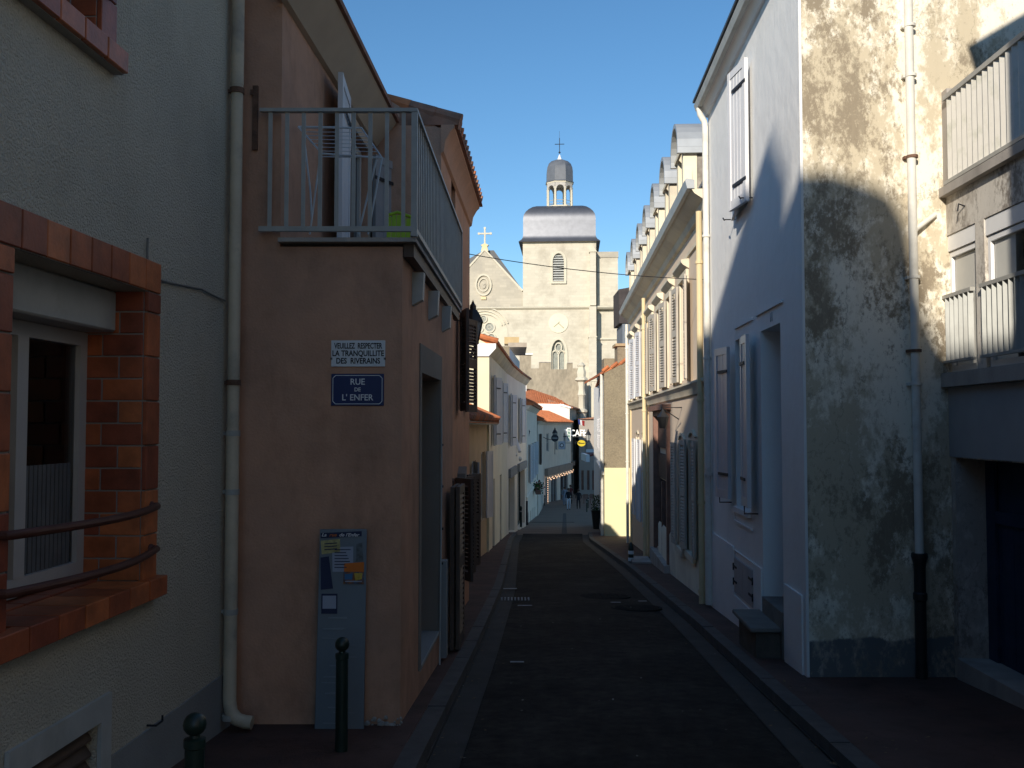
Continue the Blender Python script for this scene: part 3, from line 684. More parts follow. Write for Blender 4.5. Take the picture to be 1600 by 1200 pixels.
# second volume of the terracotta house
zE2 = 4.78; Y2a, Y2b = 9.9, 13.6
sh = thing('terracotta_house', 'taller terracotta house end beyond the terrace, with an orange cove under its eaves', 'house', (-1.3, 11.8, g(11.8)))
sm = (11.90, 12.65, 1.85, 3.05)
smallw = (11.15, 11.5, 3.15, 3.62)
u_, z_ = F2.at(708, 315)
smallw = (u_-.22, u_+.28, z_-.28, z_+.24)
mb = MB(); mb.wall(F2, Y2a, Y2b, -1.6, zE2-.02, [(sm[0],sm[1],sm[2],sm[3],.2), smallw+(.15,), (11.35,12.1,-.75,1.02,.2)], .2, 4.2); mb.build('wall', terra2_m, sh)
mb = MB(); FG2 = front(Y2a-.004); xw = F2.p(Y2a,0).x
mb.prism(FG2, [(-1.46,SL),(xw-.002,SL),(xw-.002,zE2-.04),(-1.20,5.02),(-1.46,5.10)], -.10, .0); mb.build('gable_wall', terra_m, sh)
mb = MB(); mb.along(F2, [(0.001,zE2-.30),(.03,zE2-.28),(.05,zE2-.16),(.10,zE2-.07),(.14,zE2-.03),(.14,zE2),(0.001,zE2)], Y2a-.03, Y2b); mb.build('cornice', terra2_m, sh)
rf = MB(); rf.along(F2, [(.18,zE2+.002),(.18,zE2+.03),(-2.0,zE2+.66),(-4.2,zE2+.1),(-4.2,zE2)], Y2a-.02, Y2b+.05); rf = rf.build('roof', tileold_m, sh)
for i in range(9):         # verge tiles
    t0 = (.20-i*.27); t1 = t0-.33; sl = .63/2.18
    za, zb_ = zE2+.045+(.18-t0)*sl, zE2+.085+(.18-t1)*sl
    pts = [F2.p(Y2a+.05,za+.012,t0), F2.p(Y2a+.05,zb_-.015,t1)]
    MB().tube(pts, .085, 10, .07).build('tile', random.choice([tileold_m, tile_m, tileold_m]), rf)
for i in range(int((Y2b-Y2a)/.22)):
    yy = Y2a+.2+i*.22; MB().tube([F2.p(yy,zE2+.05,.19),F2.p(yy,zE2+.13,-.10)], .055, 8, .05).build('tile', random.choice([tileold_m, tileold_m, tile_m]), rf)
window(F2, sm[0]+.01, sm[1]-.01, sm[2]+.01, sm[3]-.01, .18, sh, shutb_m, (2,1)); window(F2, smallw[0]+.01, smallw[1]-.01, smallw[2]+.01, smallw[3]-.01, .13, sh, shutb_m, (1,1))
window(F2, 11.36, 12.09, -.74, 1.01, .18, sh, shutb_m, (2,1), name='door')
def swung(F, hu, dirY, L, ang, z0, z1, par, m, **k):
    return louvre(F, hu, hu+dirY*L, z0, z1, .02, par, m, hingeu=hu, ang=ang, **k)
swung(F2, sm[0]-.0, -1, .36, .30, sm[2]-.02, sm[3]+.02, sh, shutb_m, pitch=.045)
swung(F2, sm[1]+.0, 1, .36, .30, sm[2]-.02, sm[3]+.02, sh, shutb_m, pitch=.045)
# tall folded shutters at street level
u1_, z1_ = F2.at(703, 757, .12); 
louvre(FS, 9.22, 9.80, g(9.3)+.13, 1.06, .05, th_, shutb_m, pitch=.05, mid=True)
louvre(FS, 9.26, 9.84, g(9.3)+.13, 1.06, .10, th_, shutb_m, pitch=.05, mid=True)
swung(F2, 10.75, -1, .42, .12, g(10.2)+.6, 1.06, sh, shutb_m, pitch=.05, mid=True)
swung(F2, 11.34, -1, .40, .55, g(11)+.6, 1.04, sh, shutb_m, pitch=.05)
swung(F2, 12.12, 1, .42, .30, g(12)+.55, 1.00, sh, shutb_m, pitch=.05)
swung(F2, 12.75, 1, .42, .35, g(12.6)+.6, 1.00, sh, shutb_m, pitch=.05)
u_, z_ = F2.at(722, 742, .05); mb = MB(); mb.prism(F2, [(u_-.1,z_-.06),(u_+.1,z_-.02),(u_+.1,z_+.10),(u_+.02,z_+.06),(u_-.1,z_+.02)], .0, .10); tag(mb.build('wall_plaque', cem), 'small pale bracket fixed above the tall dark shutters', 'bracket')

# signs on the front wall
def sign_board(px0, py0, px1, py1, m, lab, cat, name):
    u0, z1 = FT.at(px0, py0); u1, z0 = FT.at(px1, py1); r = thing(name, lab, cat, tuple(FT.p((u0+u1)/2, z0, 0)))
    MB().fb(FT, u0, u1, z0, z1, .002, .010).build('plate', m, r, bevel=.002); return r, u0, u1, z0, z1
r, u0, u1, z0, z1 = sign_board(518, 532, 602, 573, signw_m, 'white enamel sign asking to respect the quiet, above the blue street name', 'sign', 'notice_sign')
h = z1-z0
for i, (s, sx) in enumerate((('VEUILLEZ  RESPECTER', .62), ('LA TRANQUILLITE', .80), ('"  DES  RIVERAINS  "', .80))):
    text(s, h*.30, FT.mat((u0+u1)/2, z1-h*(.22+.285*i), .0115), black_m, 'lettering', r, .002, sx, .0012)
r, u0, u1, z0, z1 = sign_board(518, 584, 600, 634, signb_m, 'blue enamel street name plate with white border', 'street sign', 'street_name_plate')
h = z1-z0; inkw = signw_m
for i, (s, sz, zz) in enumerate((('RUE', .27, .26), ('DE', .17, .50), ("L' ENFER", .27, .75))):
    text(s, h*sz, FT.mat((u0+u1)/2, z1-h*zz, .0115), inkw, 'lettering', r, .002, .95, .0006)
mb = MB(); e = .012; c = .018; lw = .004
pg = [(u0+e+c,z0+e),(u1-e-c,z0+e),(u1-e,z0+e+c),(u1-e,z1-e-c),(u1-e-c,z1-e),(u0+e+c,z1-e),(u0+e,z1-e-c),(u0+e,z0+e+c)]
for (a, b), (c_, d_) in zip(pg, pg[1:]+pg[:1]):
    v = Vector((c_-a, d_-b)); nn = Vector((-v.y, v.x)).normalized()*lw/2
    mb.hexa([FT.p(a-nn.x,b-nn.y,.0105),FT.p(c_-nn.x,d_-nn.y,.0105),FT.p(c_+nn.x,d_+nn.y,.0105),FT.p(a+nn.x,b+nn.y,.0105),FT.p(a-nn.x,b-nn.y,.0125),FT.p(c_-nn.x,d_-nn.y,.0125),FT.p(c_+nn.x,d_+nn.y,.0125),FT.p(a+nn.x,b+nn.y,.0125)])
mb.build('border', inkw, r)
# information panel
pb = M('info_panel_blue', (.17,.205,.235), .45, .06, 2.0, .25, 5)
r = thing('information_panel', 'tall grey-blue information panel with small pictures leaning on the terracotta wall', 'panel', (-1.14, 6.4, g(6.4)+.1))
u0, z1 = FT.at(500, 827, .06); u1, _ = FT.at(573, 827, .06); zb_ = g(6.4)+.10
mb = MB(); mb.hexa([FT.p(u0-.012,zb_,.11),FT.p(u1,zb_,.11),FT.p(u1,zb_,.125),FT.p(u0-.012,zb_,.125),FT.p(u0,z1,.045),FT.p(u1,z1,.045),FT.p(u1,z1,.06),FT.p(u0,z1,.06)]); mb.build('board', pb, r, bevel=.003)
FP = front(6.45)
def onp(px, py): return FP.at(px, py, .07)
def dz(z): return .062+(z1-z)/(z1-zb_)*.065
def patch(poly, m, off=.002, name='picture'):
    q = [onp(*p) for p in poly]; mb = MB(); n = len(q)
    vs = [FP.p(u, z, dz(z)+off) for u, z in q]+[FP.p(u, z, dz(z)+off+.0015) for u, z in q]
    mb.add(vs, [list(range(n)), list(range(2*n-1,n-1,-1))]+[(i,(i+1)%n,n+(i+1)%n,n+i) for i in range(n)]); return mb.build(name, m, r, smooth=False)
ink = M('panel_navy', (.02,.028,.075), .5, .1, 9); cream_p = M('panel_cream', (.42,.38,.17), .6, .35, 30); or_ = M('panel_orange', (.62,.16,.02), .5, .08, 9)
pale = M('panel_pale_blue', (.33,.37,.46), .5, .04, 9); mix_p = M('panel_picture', (.25,.10,.03), .6, .5, 40, col2=(.05,.10,.16), pscale=35, thr=.52)
patch([(501,833),(565,830),(565,838),(501,841)], ink, name='title_band')
patch([(501,845),(531,842),(532,862),(503,866)], cream_p); patch([(519,855),(552,854),(552,893),(520,893)], pale)
patch([(501,871),(514,869),(521,919),(502,921)], ink); patch([(503,927),(528,927),(528,958),(503,958)], ink)
patch([(538,880),(569,878),(569,893),(538,893)], or_, .004); patch([(537,893),(569,893),(569,912),(537,912)], mix_p, .004)
patch([(505,930),(526,930),(526,950),(505,950)], pale, .0040)
patch([(557,850),(566,848),(568,877),(556,878)], M('panel_figure', (.12,.14,.15), .6, .4, 30))
for i in range(7): patch([(523,858+i*4.6),(548-(i*7)%9,858+i*4.6),(548-(i*7)%9,859.3+i*4.6),(523,859.3+i*4.6)], ink, .0045, 'print_line')
for i in range(3): patch([(507,849+i*4.5),(527,847.5+i*4.5),(527,849+i*4.5),(507,850.5+i*4.5)], ink, .0045, 'print_line')
patch([(539,896),(551,896),(551,905),(539,905)], M('print_blue', (.05,.16,.32), .5, .1, 9), .006); patch([(554,895),(567,895),(566,904),(556,907)], M('print_gold', (.5,.36,.06), .5, .3, 40), .006)
patch([(540,907),(566,907),(566,908.6),(540,908.6)], pale, .006, 'print_line')
for i in range(14):
    yy = 962+i*15+random.uniform(-4,4); x0 = 502+random.uniform(0,30); patch([(x0,yy),(x0+random.uniform(20,38),yy+random.uniform(-2,2)),(x0+30,yy+2.2),(x0,yy+1.6)], M('panel_reflection_%d' % i, (.22,.26,.29), .35, .05, 2), .001, 'painted_reflection')  # lighter strips painted on as the board's wavy reflections
for s, px, m in (('La', 506, inkw), ('rue', 520, or_), ("de l'Enfer", 545, inkw)):
    u, z = onp(px, 836); text(s, .030, FP.mat(u, z, dz(z)+.0045) , m, 'lettering', r, .001, 1.15, .0006, shear=.3)
# broken plaster at the foot of the wall corner
mb = MB()
for i in range(40):
    x = XS-.35+random.random()*.36; z = g(6.45)+.10+random.random()**2*.05; s = random.uniform(.006, .02)
    mb.ball((x, 6.44-random.random()*.03, z), s, 5)
mb.build('plaster_crumbs', mortar_m, kind='stuff')

# street lantern on the far corner of the terracotta house
def lantern(P0, P1, s, lab, arm_m=iron_m, group=None, down=True):
    """P0 wall fixing, P1 lantern centre"""
    P0, P1 = Vector(P0), Vector(P1); r = thing('street_lantern', lab, 'street lantern', tuple(P1), group)
    mb = MB(); pts = [P0]; 
    for i in range(1, 7):
        t = i/6; q = P0.lerp(P1-Vector((0,0,.42*s)), t); q.z -= .10*s*math.sin(PI*t); pts.append(q)
    mb.tube(pts, .016*s+.006, 6); mb.build('bracket', arm_m, r)
    c = P1
    MB().lathe(c, [(.05*s,-.36*s),(.10*s,-.33*s),(.10*s,-.30*s)], 8).build('base', arm_m, r)
    MB().lathe(c, [(.095*s,-.30*s),(.165*s,.02*s)], 6, PI/6).build('glass', M('lantern_glass', (.34,.34,.32), .35, .1, 8), r)
    mb = MB()
    for j in range(6):
        a = j*PI/3+PI/6; mb.tube([c+Vector((.10*s*math.cos(a),.10*s*math.sin(a),-.30*s)), c+Vector((.172*s*math.cos(a),.172*s*math.sin(a),.02*s))], .009*s, 4)
    mb.build('frame', arm_m, r)
    MB().lathe(c, [(.20*s,.02*s),(.19*s,.05*s),(.10*s,.20*s),(.06*s,.24*s),(.06*s,.30*s),(.035*s,.33*s),(.001,.40*s)], 6, PI/6).build('hood', arm_m, r)
    return r
c = P(739, 506, 13.45)
lantern((F2.p(13.3,0).x-.0, 13.45, c.z-.42), (c.x+.0, 13.45, c.z), .85, 'black wall lantern on the far corner of the terracotta house')

# ================================================================== WHITE HOUSE (right)
FW = wallR(2.075, .0463)
wh = thing('white_house', 'white rendered house on the right with a tall recessed doorway numbered 11 and stained gable', 'house', (3.2, 10.6, g(10)))
YA, YB = 8.12, 12.93; ZE = 5.98
dN, dF = FW.u(1221), FW.u(1190); zdT = FW.at(1219, 504)[1]; zdB = FW.at(1219, 955)[1]
wN, wF = FW.u(1171.5), FW.u(1150); wT = FW.at(1160, 527)[1]; wB = FW.at(1166, 797)[1]
UN, UF = FW.u(1182)+.02, FW.u(1182)+1.0; uB, uT = 4.05, 5.50
cN, cF = FW.u(1176), FW.u(1148); cB, cT = FW.at(1163, 935)[1], FW.at(1163, 880)[1]
mb = MB(); mb.wall(FW, YA, YB, -1.7, ZE, [(dN,dF,zdB-.02,zdT,.75), (wN,wF,wB,wT,.22), (UN+.3,UF,uB,uT,.2)], .2, .78)
mb.build('wall', white_m, wh)
mb = MB(); mb.hexa([(3.4,8.2,-1.7),(9,8.2,-1.7),(9,13.2,-1.7),(3.65,13.2,-1.7),(3.4,8.2,5.96),(9,8.2,5.96),(9,13.2,5.96),(3.65,13.2,5.96)]).build('back_wall', white_m, wh)
WX = FW.p(8.05, 0).x
FB = front(8.05)
mb = MB(); mb.wall(FB, WX+.002, 9.0, -1.2, 6.6, [], .1, .01, back=False)
gb = MB().prism(FB, [(WX+.004,-1.2),(9.0,-1.2),(9.0,6.6),(WX+1.2,6.9),(WX+.004,ZE+.05)], -.066, .0); gb.build('gable_wall', stain_m, wh)
mb = MB(); mb.fb(FW, 8.042, 8.125, -1.2, ZE-.03, -.001, .006); mb.build('corner_edge', white_m, wh)
mb = MB(); mb.fb(FB, WX-.004, WX+.016, -.45, ZE-.03, .0085, .011); mb.build('corner_bead', whitep_m, wh)
# eaves: soffit box and gutter
mb = MB(); mb.along(FW, [(.002,ZE-.13),(.03,ZE-.12),(.07,ZE-.04),(.10,ZE-.02),(.10,ZE+.06),(.002,ZE+.06)], YA-.03, YB+.02); mb.build('soffit', whitep_m, wh)
mb = MB(); mb.along(FW, [(.105,ZE-.03),(.16,ZE-.03),(.185,ZE+.05),(.175,ZE+.07),(.105,ZE+.07)], YA-.05, YB+.04); mb.build('gutter', greyp_m, wh)
mb = MB(); mb.along(FW, [(.20,ZE+.085),(.20,ZE+.115),(-3,ZE+1.25),(-6,ZE+.2),(-6,ZE+.085)], YA-.06, YB+.05); mb.build('roof', slate_m, wh)
dpw = thing('downpipe', 'white downpipe at the far end of the white house front', 'drainpipe', tuple(FW.p(YB-.12, g(13), .05)))
mb = MB(); ud = YB-.10; mb.tube([FW.p(ud,ZE-.03,.135),FW.p(ud,ZE-.12,.12),FW.p(ud,ZE-.22,.065),FW.p(ud,ZE-.3,.055),FW.p(ud,.2,.055)], .042, 12); mb.build('pipe', pipew_m, dpw)
mb = MB(); mb.tube([FW.p(ud,.2,.055),FW.p(ud,g(13)+.14,.055)], .052, 12); mb.build('lower_pipe', pipew_m, dpw)
for z in (4.2, 2.55, 1.0, .2, -.45): MB().tube([FW.p(ud,z-.015,.055),FW.p(ud,z+.015,.055)], .056, 12).build('clamp', pipew_m, dpw)
# doorway: door leaf deep in the recess, steps
dr = MB().fb(FW, dN+.01, dF-.01, zdB+.0, zdT-.01, -.74, -.70).build('door', M('pale_blue_door', (.42,.46,.50), .5, .06, 4), wh)
mb = MB(); mb.fb(FW, dN+.1, dF-.1, zdB+.2, zdB+1.0, -.699, -.685); mb.fb(FW, dN+.1, dF-.1, zdB+1.15, zdT-.2, -.699, -.685); mb.build('door_panel', M('pale_blue_panel', (.45,.48,.52), .5, .06, 4), dr)
st1 = zdB-.0; stone_step = M('step_stone', (.17,.165,.15), .9, .2, 4, .3, 60)
mb = MB(); mb.fb(FW, dN+.004, dF-.004, zdB-.6, zdB+.012, -.70, .015); mb.build('sill_step', stone_step, wh)
u_s, z_s = FW.at(1222, 1017, .22)
mb = MB(); mb.fb(FW, dN+.02, dF+.08, z_s-.045, z_s, .018, .30); mb.build('step_slab', stone_step, wh, bevel=.01)
mb = MB(); mb.fb(FW, dN+.06, dF+.04, z_s-.6, z_s-.046, .018, .24); mb.build('step_block', M('step_base', (.10,.085,.07), .95, .3, 6, .4, 50), wh)
# window and shutters
window(FW, wN+.005, wF-.005, wB+.005, wT-.005, .2, wh, pvc_m, (2,3), fw=.05)
zsh1, zsh0 = FW.at(1176, 521, .06)[1], FW.at(1176, 794, .06)[1]
glossy = M('glossy_shutter', (.60,.58,.60), .38, .05, 4, spec=.5)
louvre(FW, wN-.44, wN-.01, zsh0, zsh1, .06, wh, glossy, panelled=True, mid=False, hingeu=wN-.01, ang=.05, th=.04, hm=hinge_m)
louvre(FW, wF+.01, wF+.46, zsh0, zsh1-.03, .06, wh, glossy, panelled=True, mid=False, hingeu=wF+.01, ang=.16, th=.04, hm=hinge_m)
mb = MB()
for u in (wN-.38, wF+.33): mb.tube([FW.p(u,zsh0-.06,.0),FW.p(u,zsh0-.06,.14),FW.p(u,zsh0+.02,.14)], .008, 6)
mb.build('shutter_stay', hinge_m, wh)
window(FW, UN+.305, UF-.005, uB+.005, uT-.005, .18, wh, pvc_m, (2,3), fw=.05)
louvre(FW, UN-.0, UN+.52, uB-.04, uT+.04, .045, wh, shutw_m, panelled=True, mid=False, hingeu=UN, ang=.17, th=.04, hm=hinge_m)
louvre(FW, UF-.46, UF, uB-.04, uT+.04, .02, wh, shutw_m, panelled=True, mid=False, hingeu=UF, ang=.10, th=.04, hm=hinge_m)
for (px, py) in ((1176,309),(1149,343)):
    u, z = FW.at(px, py); mb = MB(); mb.tube([FW.p(u,z,.0),FW.p(u,z,.13)], .007, 6); mb.tube([FW.p(u-.03,z-.012,.13),FW.p(u+.02,z+.006,.13),FW.p(u+.06,z+.03,.13)], .009, 6); mb.build('shutter_catch', hinge_m, wh)
# mouldings, plinth, cellar hatch, number
mb = MB(); zl1 = FW.at(1165, 505)[1]; mb.fb(FW, FW.u(1179), FW.u(1151), zl1-.01, zl1+.015, .001, .022); mb.build('drip_mould', white_m, wh)
mb = MB(); zl1 = FW.at(1205, 481)[1]; mb.fb(FW, FW.u(1226), FW.u(1185), zl1-.01, zl1+.015, .001, .022); mb.build('drip_mould', white_m, wh)
uq, zq = FW.at(1205.5, 496); text('11', .13, FW.mat(uq, zq, .003), M('number_relief', (.5,.5,.5), .9, .05, 5), 'house_number', wh, .008, 1)
zp1 = FW.at(1187, 885)[1]; zp0 = FW.at(1107, 835)[1]; zpd = FW.at(1240, 920)[1]
mb = MB(); um = FW.u(1150)
mb.fb(FW, dF+.02, cN-.14, -1.6, zp1, .002, .020); mb.fb(FW, cN-.14, cF+.10, cT+.08, zp1, .002, .020); mb.fb(FW, cN-.14, cN-.04, -1.6, cT+.08, .002, .0199)
mb.fb(FW, cF+.04, cF+.10, -1.6, cT+.08, .002, .0199); mb.fb(FW, cN-.04, cF+.04, -1.6, cB-.05, .002, .020); mb.fb(FW, cF+.10, YB-.02, -1.6, zp1+.03, .002, .020)
mb.build('plinth', white_m, wh); MB().fb(FW, YA+.02, dN-.10, -1.6, zpd, .002, .020).build('plinth', white_m, wh)
mb = MB(); zz = FW.at(1146, 812)[1]; mb.fb(FW, wN-.10, wF+.10, zz-.012, zz+.012, .001, .018); mb.fb(FW, wF+.10, wF+.12, zz-.012, wB, .001, .018); mb.build('window_apron', white_m, wh)
mb = MB(); mb.fb(FW, wN-.03, wF+.03, wB-.06, wB-.002, -.02, .04); mb.build('sill', white_m, wh)
hm_ = M('hatch_grey', (.42,.41,.42), .6, .1, 5)
for a, b in ((cN, (cN+cF)/2-.004), ((cN+cF)/2+.004, cF)):
    hh = MB().fb(FW, a+.004, b-.004, cB, cT, .003, .024).build('cellar_hatch', hm_, wh)
    for z in (cB+.12, cT-.10):
        s = 1 if a == cN else -1; e = a if s == 1 else b
        mb = MB(); mb.fb(FW, min(e-.02*s, e+.17*s), max(e-.02*s, e+.17*s), z-.012, z+.012, .025, .033); mb.fb(FW, e-.03*s-.008, e-.03*s+.008, z-.05, z+.03, .021, .034); mb.build('strap_hinge', hinge_m, hh)

# downpipe on the stained gable
FBp = FB; dpg = thing('downpipe', 'white painted pipe ending in a dark cast iron shoe on the stained gable wall', 'drainpipe', tuple(FB.p(3.41, g(8)+.1, .06)))
xp = FB.u(1433, .06); zj = FB.at(1440, 868, .06)[1]
mb = MB(); mb.tube([FB.p(xp-.012,6.6,.06), FB.p(xp-.0,zj,.06)], .036, 14); mb.build('pipe', pipew_m, dpg)
mb = MB(); mb.lathe(FB.p(xp,0,.06), [(.062,zj+.02),(.066,zj-.01),(.052,zj-.06),(.046,zj-.10),(.046,zj-.30),(.056,zj-.31),(.056,zj-.36),(.046,zj-.37),(.044,g(8)+.25),(.05,g(8)+.1)], 14); mb.build('iron_shoe', iron_m, dpg)
for py in (40, 118, 245, 433, 548, 600):
    z = FB.at(1433, py, .06)[1]; mb = MB(); mb.tube([FB.p(xp,z-.012,.06),FB.p(xp,z+.012,.06)], .047, 14); mb.fb(FB, xp-.06, xp-.04, z-.012, z+.012, 0, .05); mb.build('clamp', pipew_m if py not in (245, 548) else rust_m, dpg)
u_, z_ = FB.at(1440, 358, .06)
mb = MB(); mb.tube([FB.p(xp,z_-.05,.06),FB.p(xp+.02,z_+.0,.06),FB.p(xp+.10,z_+.06,.05),FB.p(xp+.20,z_+.13,.02)], .022, 10); mb.build('branch_pipe', pipew_m, dpg)

# ================================================================== GARAGE HOUSE (far right)
FG = wallR(3.43, .03)
gh = thing('garage_house', 'weathered concrete building at the right edge with terrace, tall windows and blue garage door', 'house', (4.4, 6.4, g(6.5)))
YG0, YG1 = 4.62, 8.085
zTe = 3.62                    # terrace level
w1 = (FG.u(1530), FG.u(1481)); w2 = (FG.u(1625), FG.u(1544)); zwT = FG.at(1530, 345)[1]; zwB = FG.at(1530, 577)[1]
zgT = FG.at(1483, 715)[1]
mb = MB(); mb.wall(FG, YG0, YG1, -.9, zTe, [(w1[0],w1[1]-.03,zwB,zwT,.09), (w2[0],w2[1],zwB,zwT,.09), (5.0,7.96,-.9,zgT,.30), (5.2,6.3,zwB,zwT,.09)], .1, 3.5); mb.build('wall', stain2_m, gh)
# terrace edge and corner post
mb = MB(); mb.fb(FG, YG0, YG1-.0, zTe-.045, zTe+.03, -.05, .06); mb.build('terrace_edge', conc_m, gh)
mb = MB(); mb.fb(FG, YG1-.14, YG1-.004, zTe+.032, zTe+.86, -.10, .02); mb.build('end_post', conc_m, gh)
# sill band and window posts
mb = MB(); mb.fb(FG, YG0, YG1-.002, zwB-.12, zwB-.003, .002, .07); mb.build('sill_band', conc_m, gh)
mb = MB(); mb.fb(FG, YG0, YG1-.01, zgT+.01, zwB-.125, .001, .012); mb.build('panel_render', M('pale_concrete', (.36,.355,.35), .9, .1, 1.5, .2, 50), gh)
curt = curtain_m
for (a, b) in (w1, w2, (5.2, 6.3)):
    if b == w1[1]: b -= .03
    wo = window(FG, a+.004, b-.004, zwB+.004, zwT-.14, .085, gh, whitep_m, (1,1), fw=.045, gm=clear_m)
    mb = MB(); mb.fb(FG, a+.004, b-.004, zwT-.135, zwT-.004, -.085, -.01); mb.build('shutter_box', whitep_m, wo)
    mb = MB(); n = int((b-a-.12)/.035)
    for i in range(n):
        u = a+.06+i*(b-a-.12)/n
        if b == w1[1]-.03 or i > n*.45 or i < n*.12: mb.fb(FG, u, u+.036, zwB+.06, zwT-.19, -.058-(.006 if i % 2 else 0), -.052)
    mb.build('curtain', curt, wo)
    # little guard rail
    gr_ = thing('window_guard', {w1[0]:'small metal guard rail of the tall window nearest the drainpipe', w2[0]:'small metal guard rail of the tall window cut by the right picture edge'}.get(a, 'small metal guard rail of the window out of sight'), 'guard rail', tuple(FG.p((a+b)/2, zwB, .05)), 'guard rails of the tall windows')
    z0, z1 = zwB+.10, FG.at(1500, 462)[1]
    MB().fb(FG, a, b, z1, z1+.03, .01, .05).build('rail', steel_m, gr_); MB().fb(FG, a, b, z0-.02, z0, .01, .05).build('rail', steel_m, gr_)
    u = a+.03
    while u < b-.02:
        q = [FG.p(u,z0,.010),FG.p(u+.012,z0,.050),FG.p(u+.018,z0,.048),FG.p(u+.006,z0,.008)]; MB().hexa(q+[x+Vector((0,0,z1-z0)) for x in q]).build('slat', greyp_m, gr_); u += .085
# garage door: framed leaf with vertical planks
gd = MB().fb(FG, 5.0, 7.95, g(8)-.2, zgT-.01, -.295, -.27).build('garage_door', blued_m, gh)
u = 5.05
while u < 7.9:
    MB().fb(FG, u, min(u+.094, 7.9), g(u)+.02, zgT-.50, -.268, -.262+random.uniform(-.002,.002)).build('plank', blued_m, gd); u += .10
for (a, b, c, d) in ((7.80,7.95,g(8),zgT-.02),(6.9,7.02,g(8),zgT-.02),(6.0,6.12,g(8),zgT-.02)): MB().fb(FG, a, b, c, d, -.262, -.235).build('stile', blued_m, gd)
MB().fb(FG, 5.0, 7.95, zgT-.52, zgT-.42, -.266, -.240).build('rail', blued_m, gd)
MB().fb(FG, 5.0, 7.96, g(8)-.2, g(6)+.14, -.26, .02).build('threshold', conc_m, gh)
# terrace railing with upright slats
rr = thing('terrace_railing', 'white slatted metal railing of the terrace in the top right corner', 'railing', tuple(FG.p(6.5, zTe, .06)))
zr1 = FG.at(1482, 150, .05)[1]
MB().fb(FG, YG0, YG1-.14, zr1-.01, zr1+.03, .01, .06).build('handrail', steel_m, rr); MB().fb(FG, YG0, YG1-.14, zTe+.035, zTe+.065, .01, .06).build('bottom_rail', steel_m, rr)
u = YG0+.05; first = None
sl_m = M('cream_slat', (.66,.63,.57), .6, .06, 5, col2=(.42,.42,.34), pscale=5, thr=.64)
q = [FG.d*0, FG.d*.075+FG.n*.035, FG.d*.075+FG.n*.035+Vector((.002,.006,0)), Vector((.002,.006,0))]; hh = zr1-zTe-.08
sb = MB().hexa(q+[x+Vector((0,0,hh)) for x in q]).build('slat', sl_m, rr, rel=False)
k = 0
while u < YG1-.24:
    o = sb if k == 0 else sb.copy()
    if k: COL.objects.link(o)
    o.location = FG.p(u, zTe+.067, .018)-WLOC[rr.name]; u += .092; k += 1
# dark wire and hook bits
u_, z_ = FG.at(1483, 335, .0); mb = MB(); mb.tube([FG.p(u_-.3,z_,.0),FG.p(u_-.3,z_+.02,.05),FG.p(u_-.3,z_-.04,.06)], .007, 6); mb.build('hook', hinge_m, gh)

# near bollards on the left pavement
def bollard(loc, lab, h=.72, grp='black ball-topped bollards on the near left pavement'):
    r = thing('bollard', lab, 'bollard', loc, grp)
    x, y, z = loc
    MB().lathe(loc, [(.048,-.05),(.048,.02),(.038,.03),(.036,h-.13),(.040,h-.125),(.040,h-.095),(.020,h-.09),(.018,h-.075)], 16).build('post', irong_m, r)
    MB().ball((x,y,z+h-.042), .0435, 16).build('ball', irong_m, r); return r
bollard((-1.015, 5.8, .386+.0-.72), 'black ball-topped bollard in front of the information panel')
bollard((-1.185, 3.64, .577-.72), 'black ball-topped bollard beside the beige downpipe, cut by the lower picture edge')

# ================================================================== UNSEEN HOUSES BEHIND THE CAMERA (placed and shaped to throw the foreground shade)
ta = math.tan(SUN_AZ); te = math.tan(SUN_EL)/math.cos(SUN_AZ)
def rear(name, lab, Y0, sil, zb, depth, m, skew=False):
    """unseen shade caster whose street-end gable has the given outline (x,z) at Y0, standing back from there"""
    F = front(Y0); b = MB(); pol = [(sil[0][0], zb)]+sil+[(sil[-1][0], zb)]
    r = thing(name, lab, 'house', (sum(p[0] for p in sil)/len(sil), Y0, 0)); n = len(pol); k = ta*1.03*depth if skew else 0
    vs = [F.p(u,z,0) for u,z in pol]+[F.p(u-k,z,depth) for u,z in pol]; b.add(vs, [list(range(n)), list(range(2*n-1,n-1,-1))]+[(i,(i+1)%n,n+(i+1)%n,n+i) for i in range(n)])
    b.build('wall', m, r); return r
FC_ = wallR(2.02, .052)
rear_m = M('grey_brown_render', (.42,.38,.33), .95, .2, .6)
# heights below are world heights at Y=-10
def sil_pt(F, px, py, Y0):        # surveyed end of a shadow edge, carried back towards the sun to the gable plane Y0
    u, z = F.at(px, py); p = F.p(u, z); return (p.x-ta*(p.y-Y0), z+te*(p.y-Y0))
tall = [sil_pt(FWX, px, py, -10) for FWX, px, py in ((FC_, 1000, 845), (FC_, 1068, 665), (FW, 1110, 520), (FW, 1204, 207), (FW, 1229, 267), (FW, 1206, 396))]
low = [sil_pt(FWX, px, py, -10.3) for FWX, px, py in ((FW, 1207, 396), (FW, 1250, 272), (FB, 1300, 268), (FB, 1350, 284), (FB, 1392, 303), (FB, 1420, 350), (FB, 1440, 470), (FG, 1490, 575), (FG, 1535, 560))]
rear('tall_shade_house', 'tall rendered house at the street corner behind the viewer', -10, [(-30, tall[0][1]+.3), (-10.75, tall[0][1]-.12), (-10.75, 13.95), (-8.85, 13.95), (-8.85, 12.75)]+tall[1:], 0, 1.5, rear_m, True)  # outline follows the shadow edge; raised step added to shade the terracotta gable
rear('low_shade_house', 'smaller hipped house next to the tall one behind the viewer', -10.3, low+[(low[-1][0]+.4, low[-1][1]-.3)], 0, 1.5, rear_m, True)  # shallow unseen block, outline taken from the shadow on the stained gable
xr = FG.at(1546, 300); xr = FG.p(xr[0], 0); YR0 = 3.6; xc_ = xr.x-ta*(xr.y-YR0)
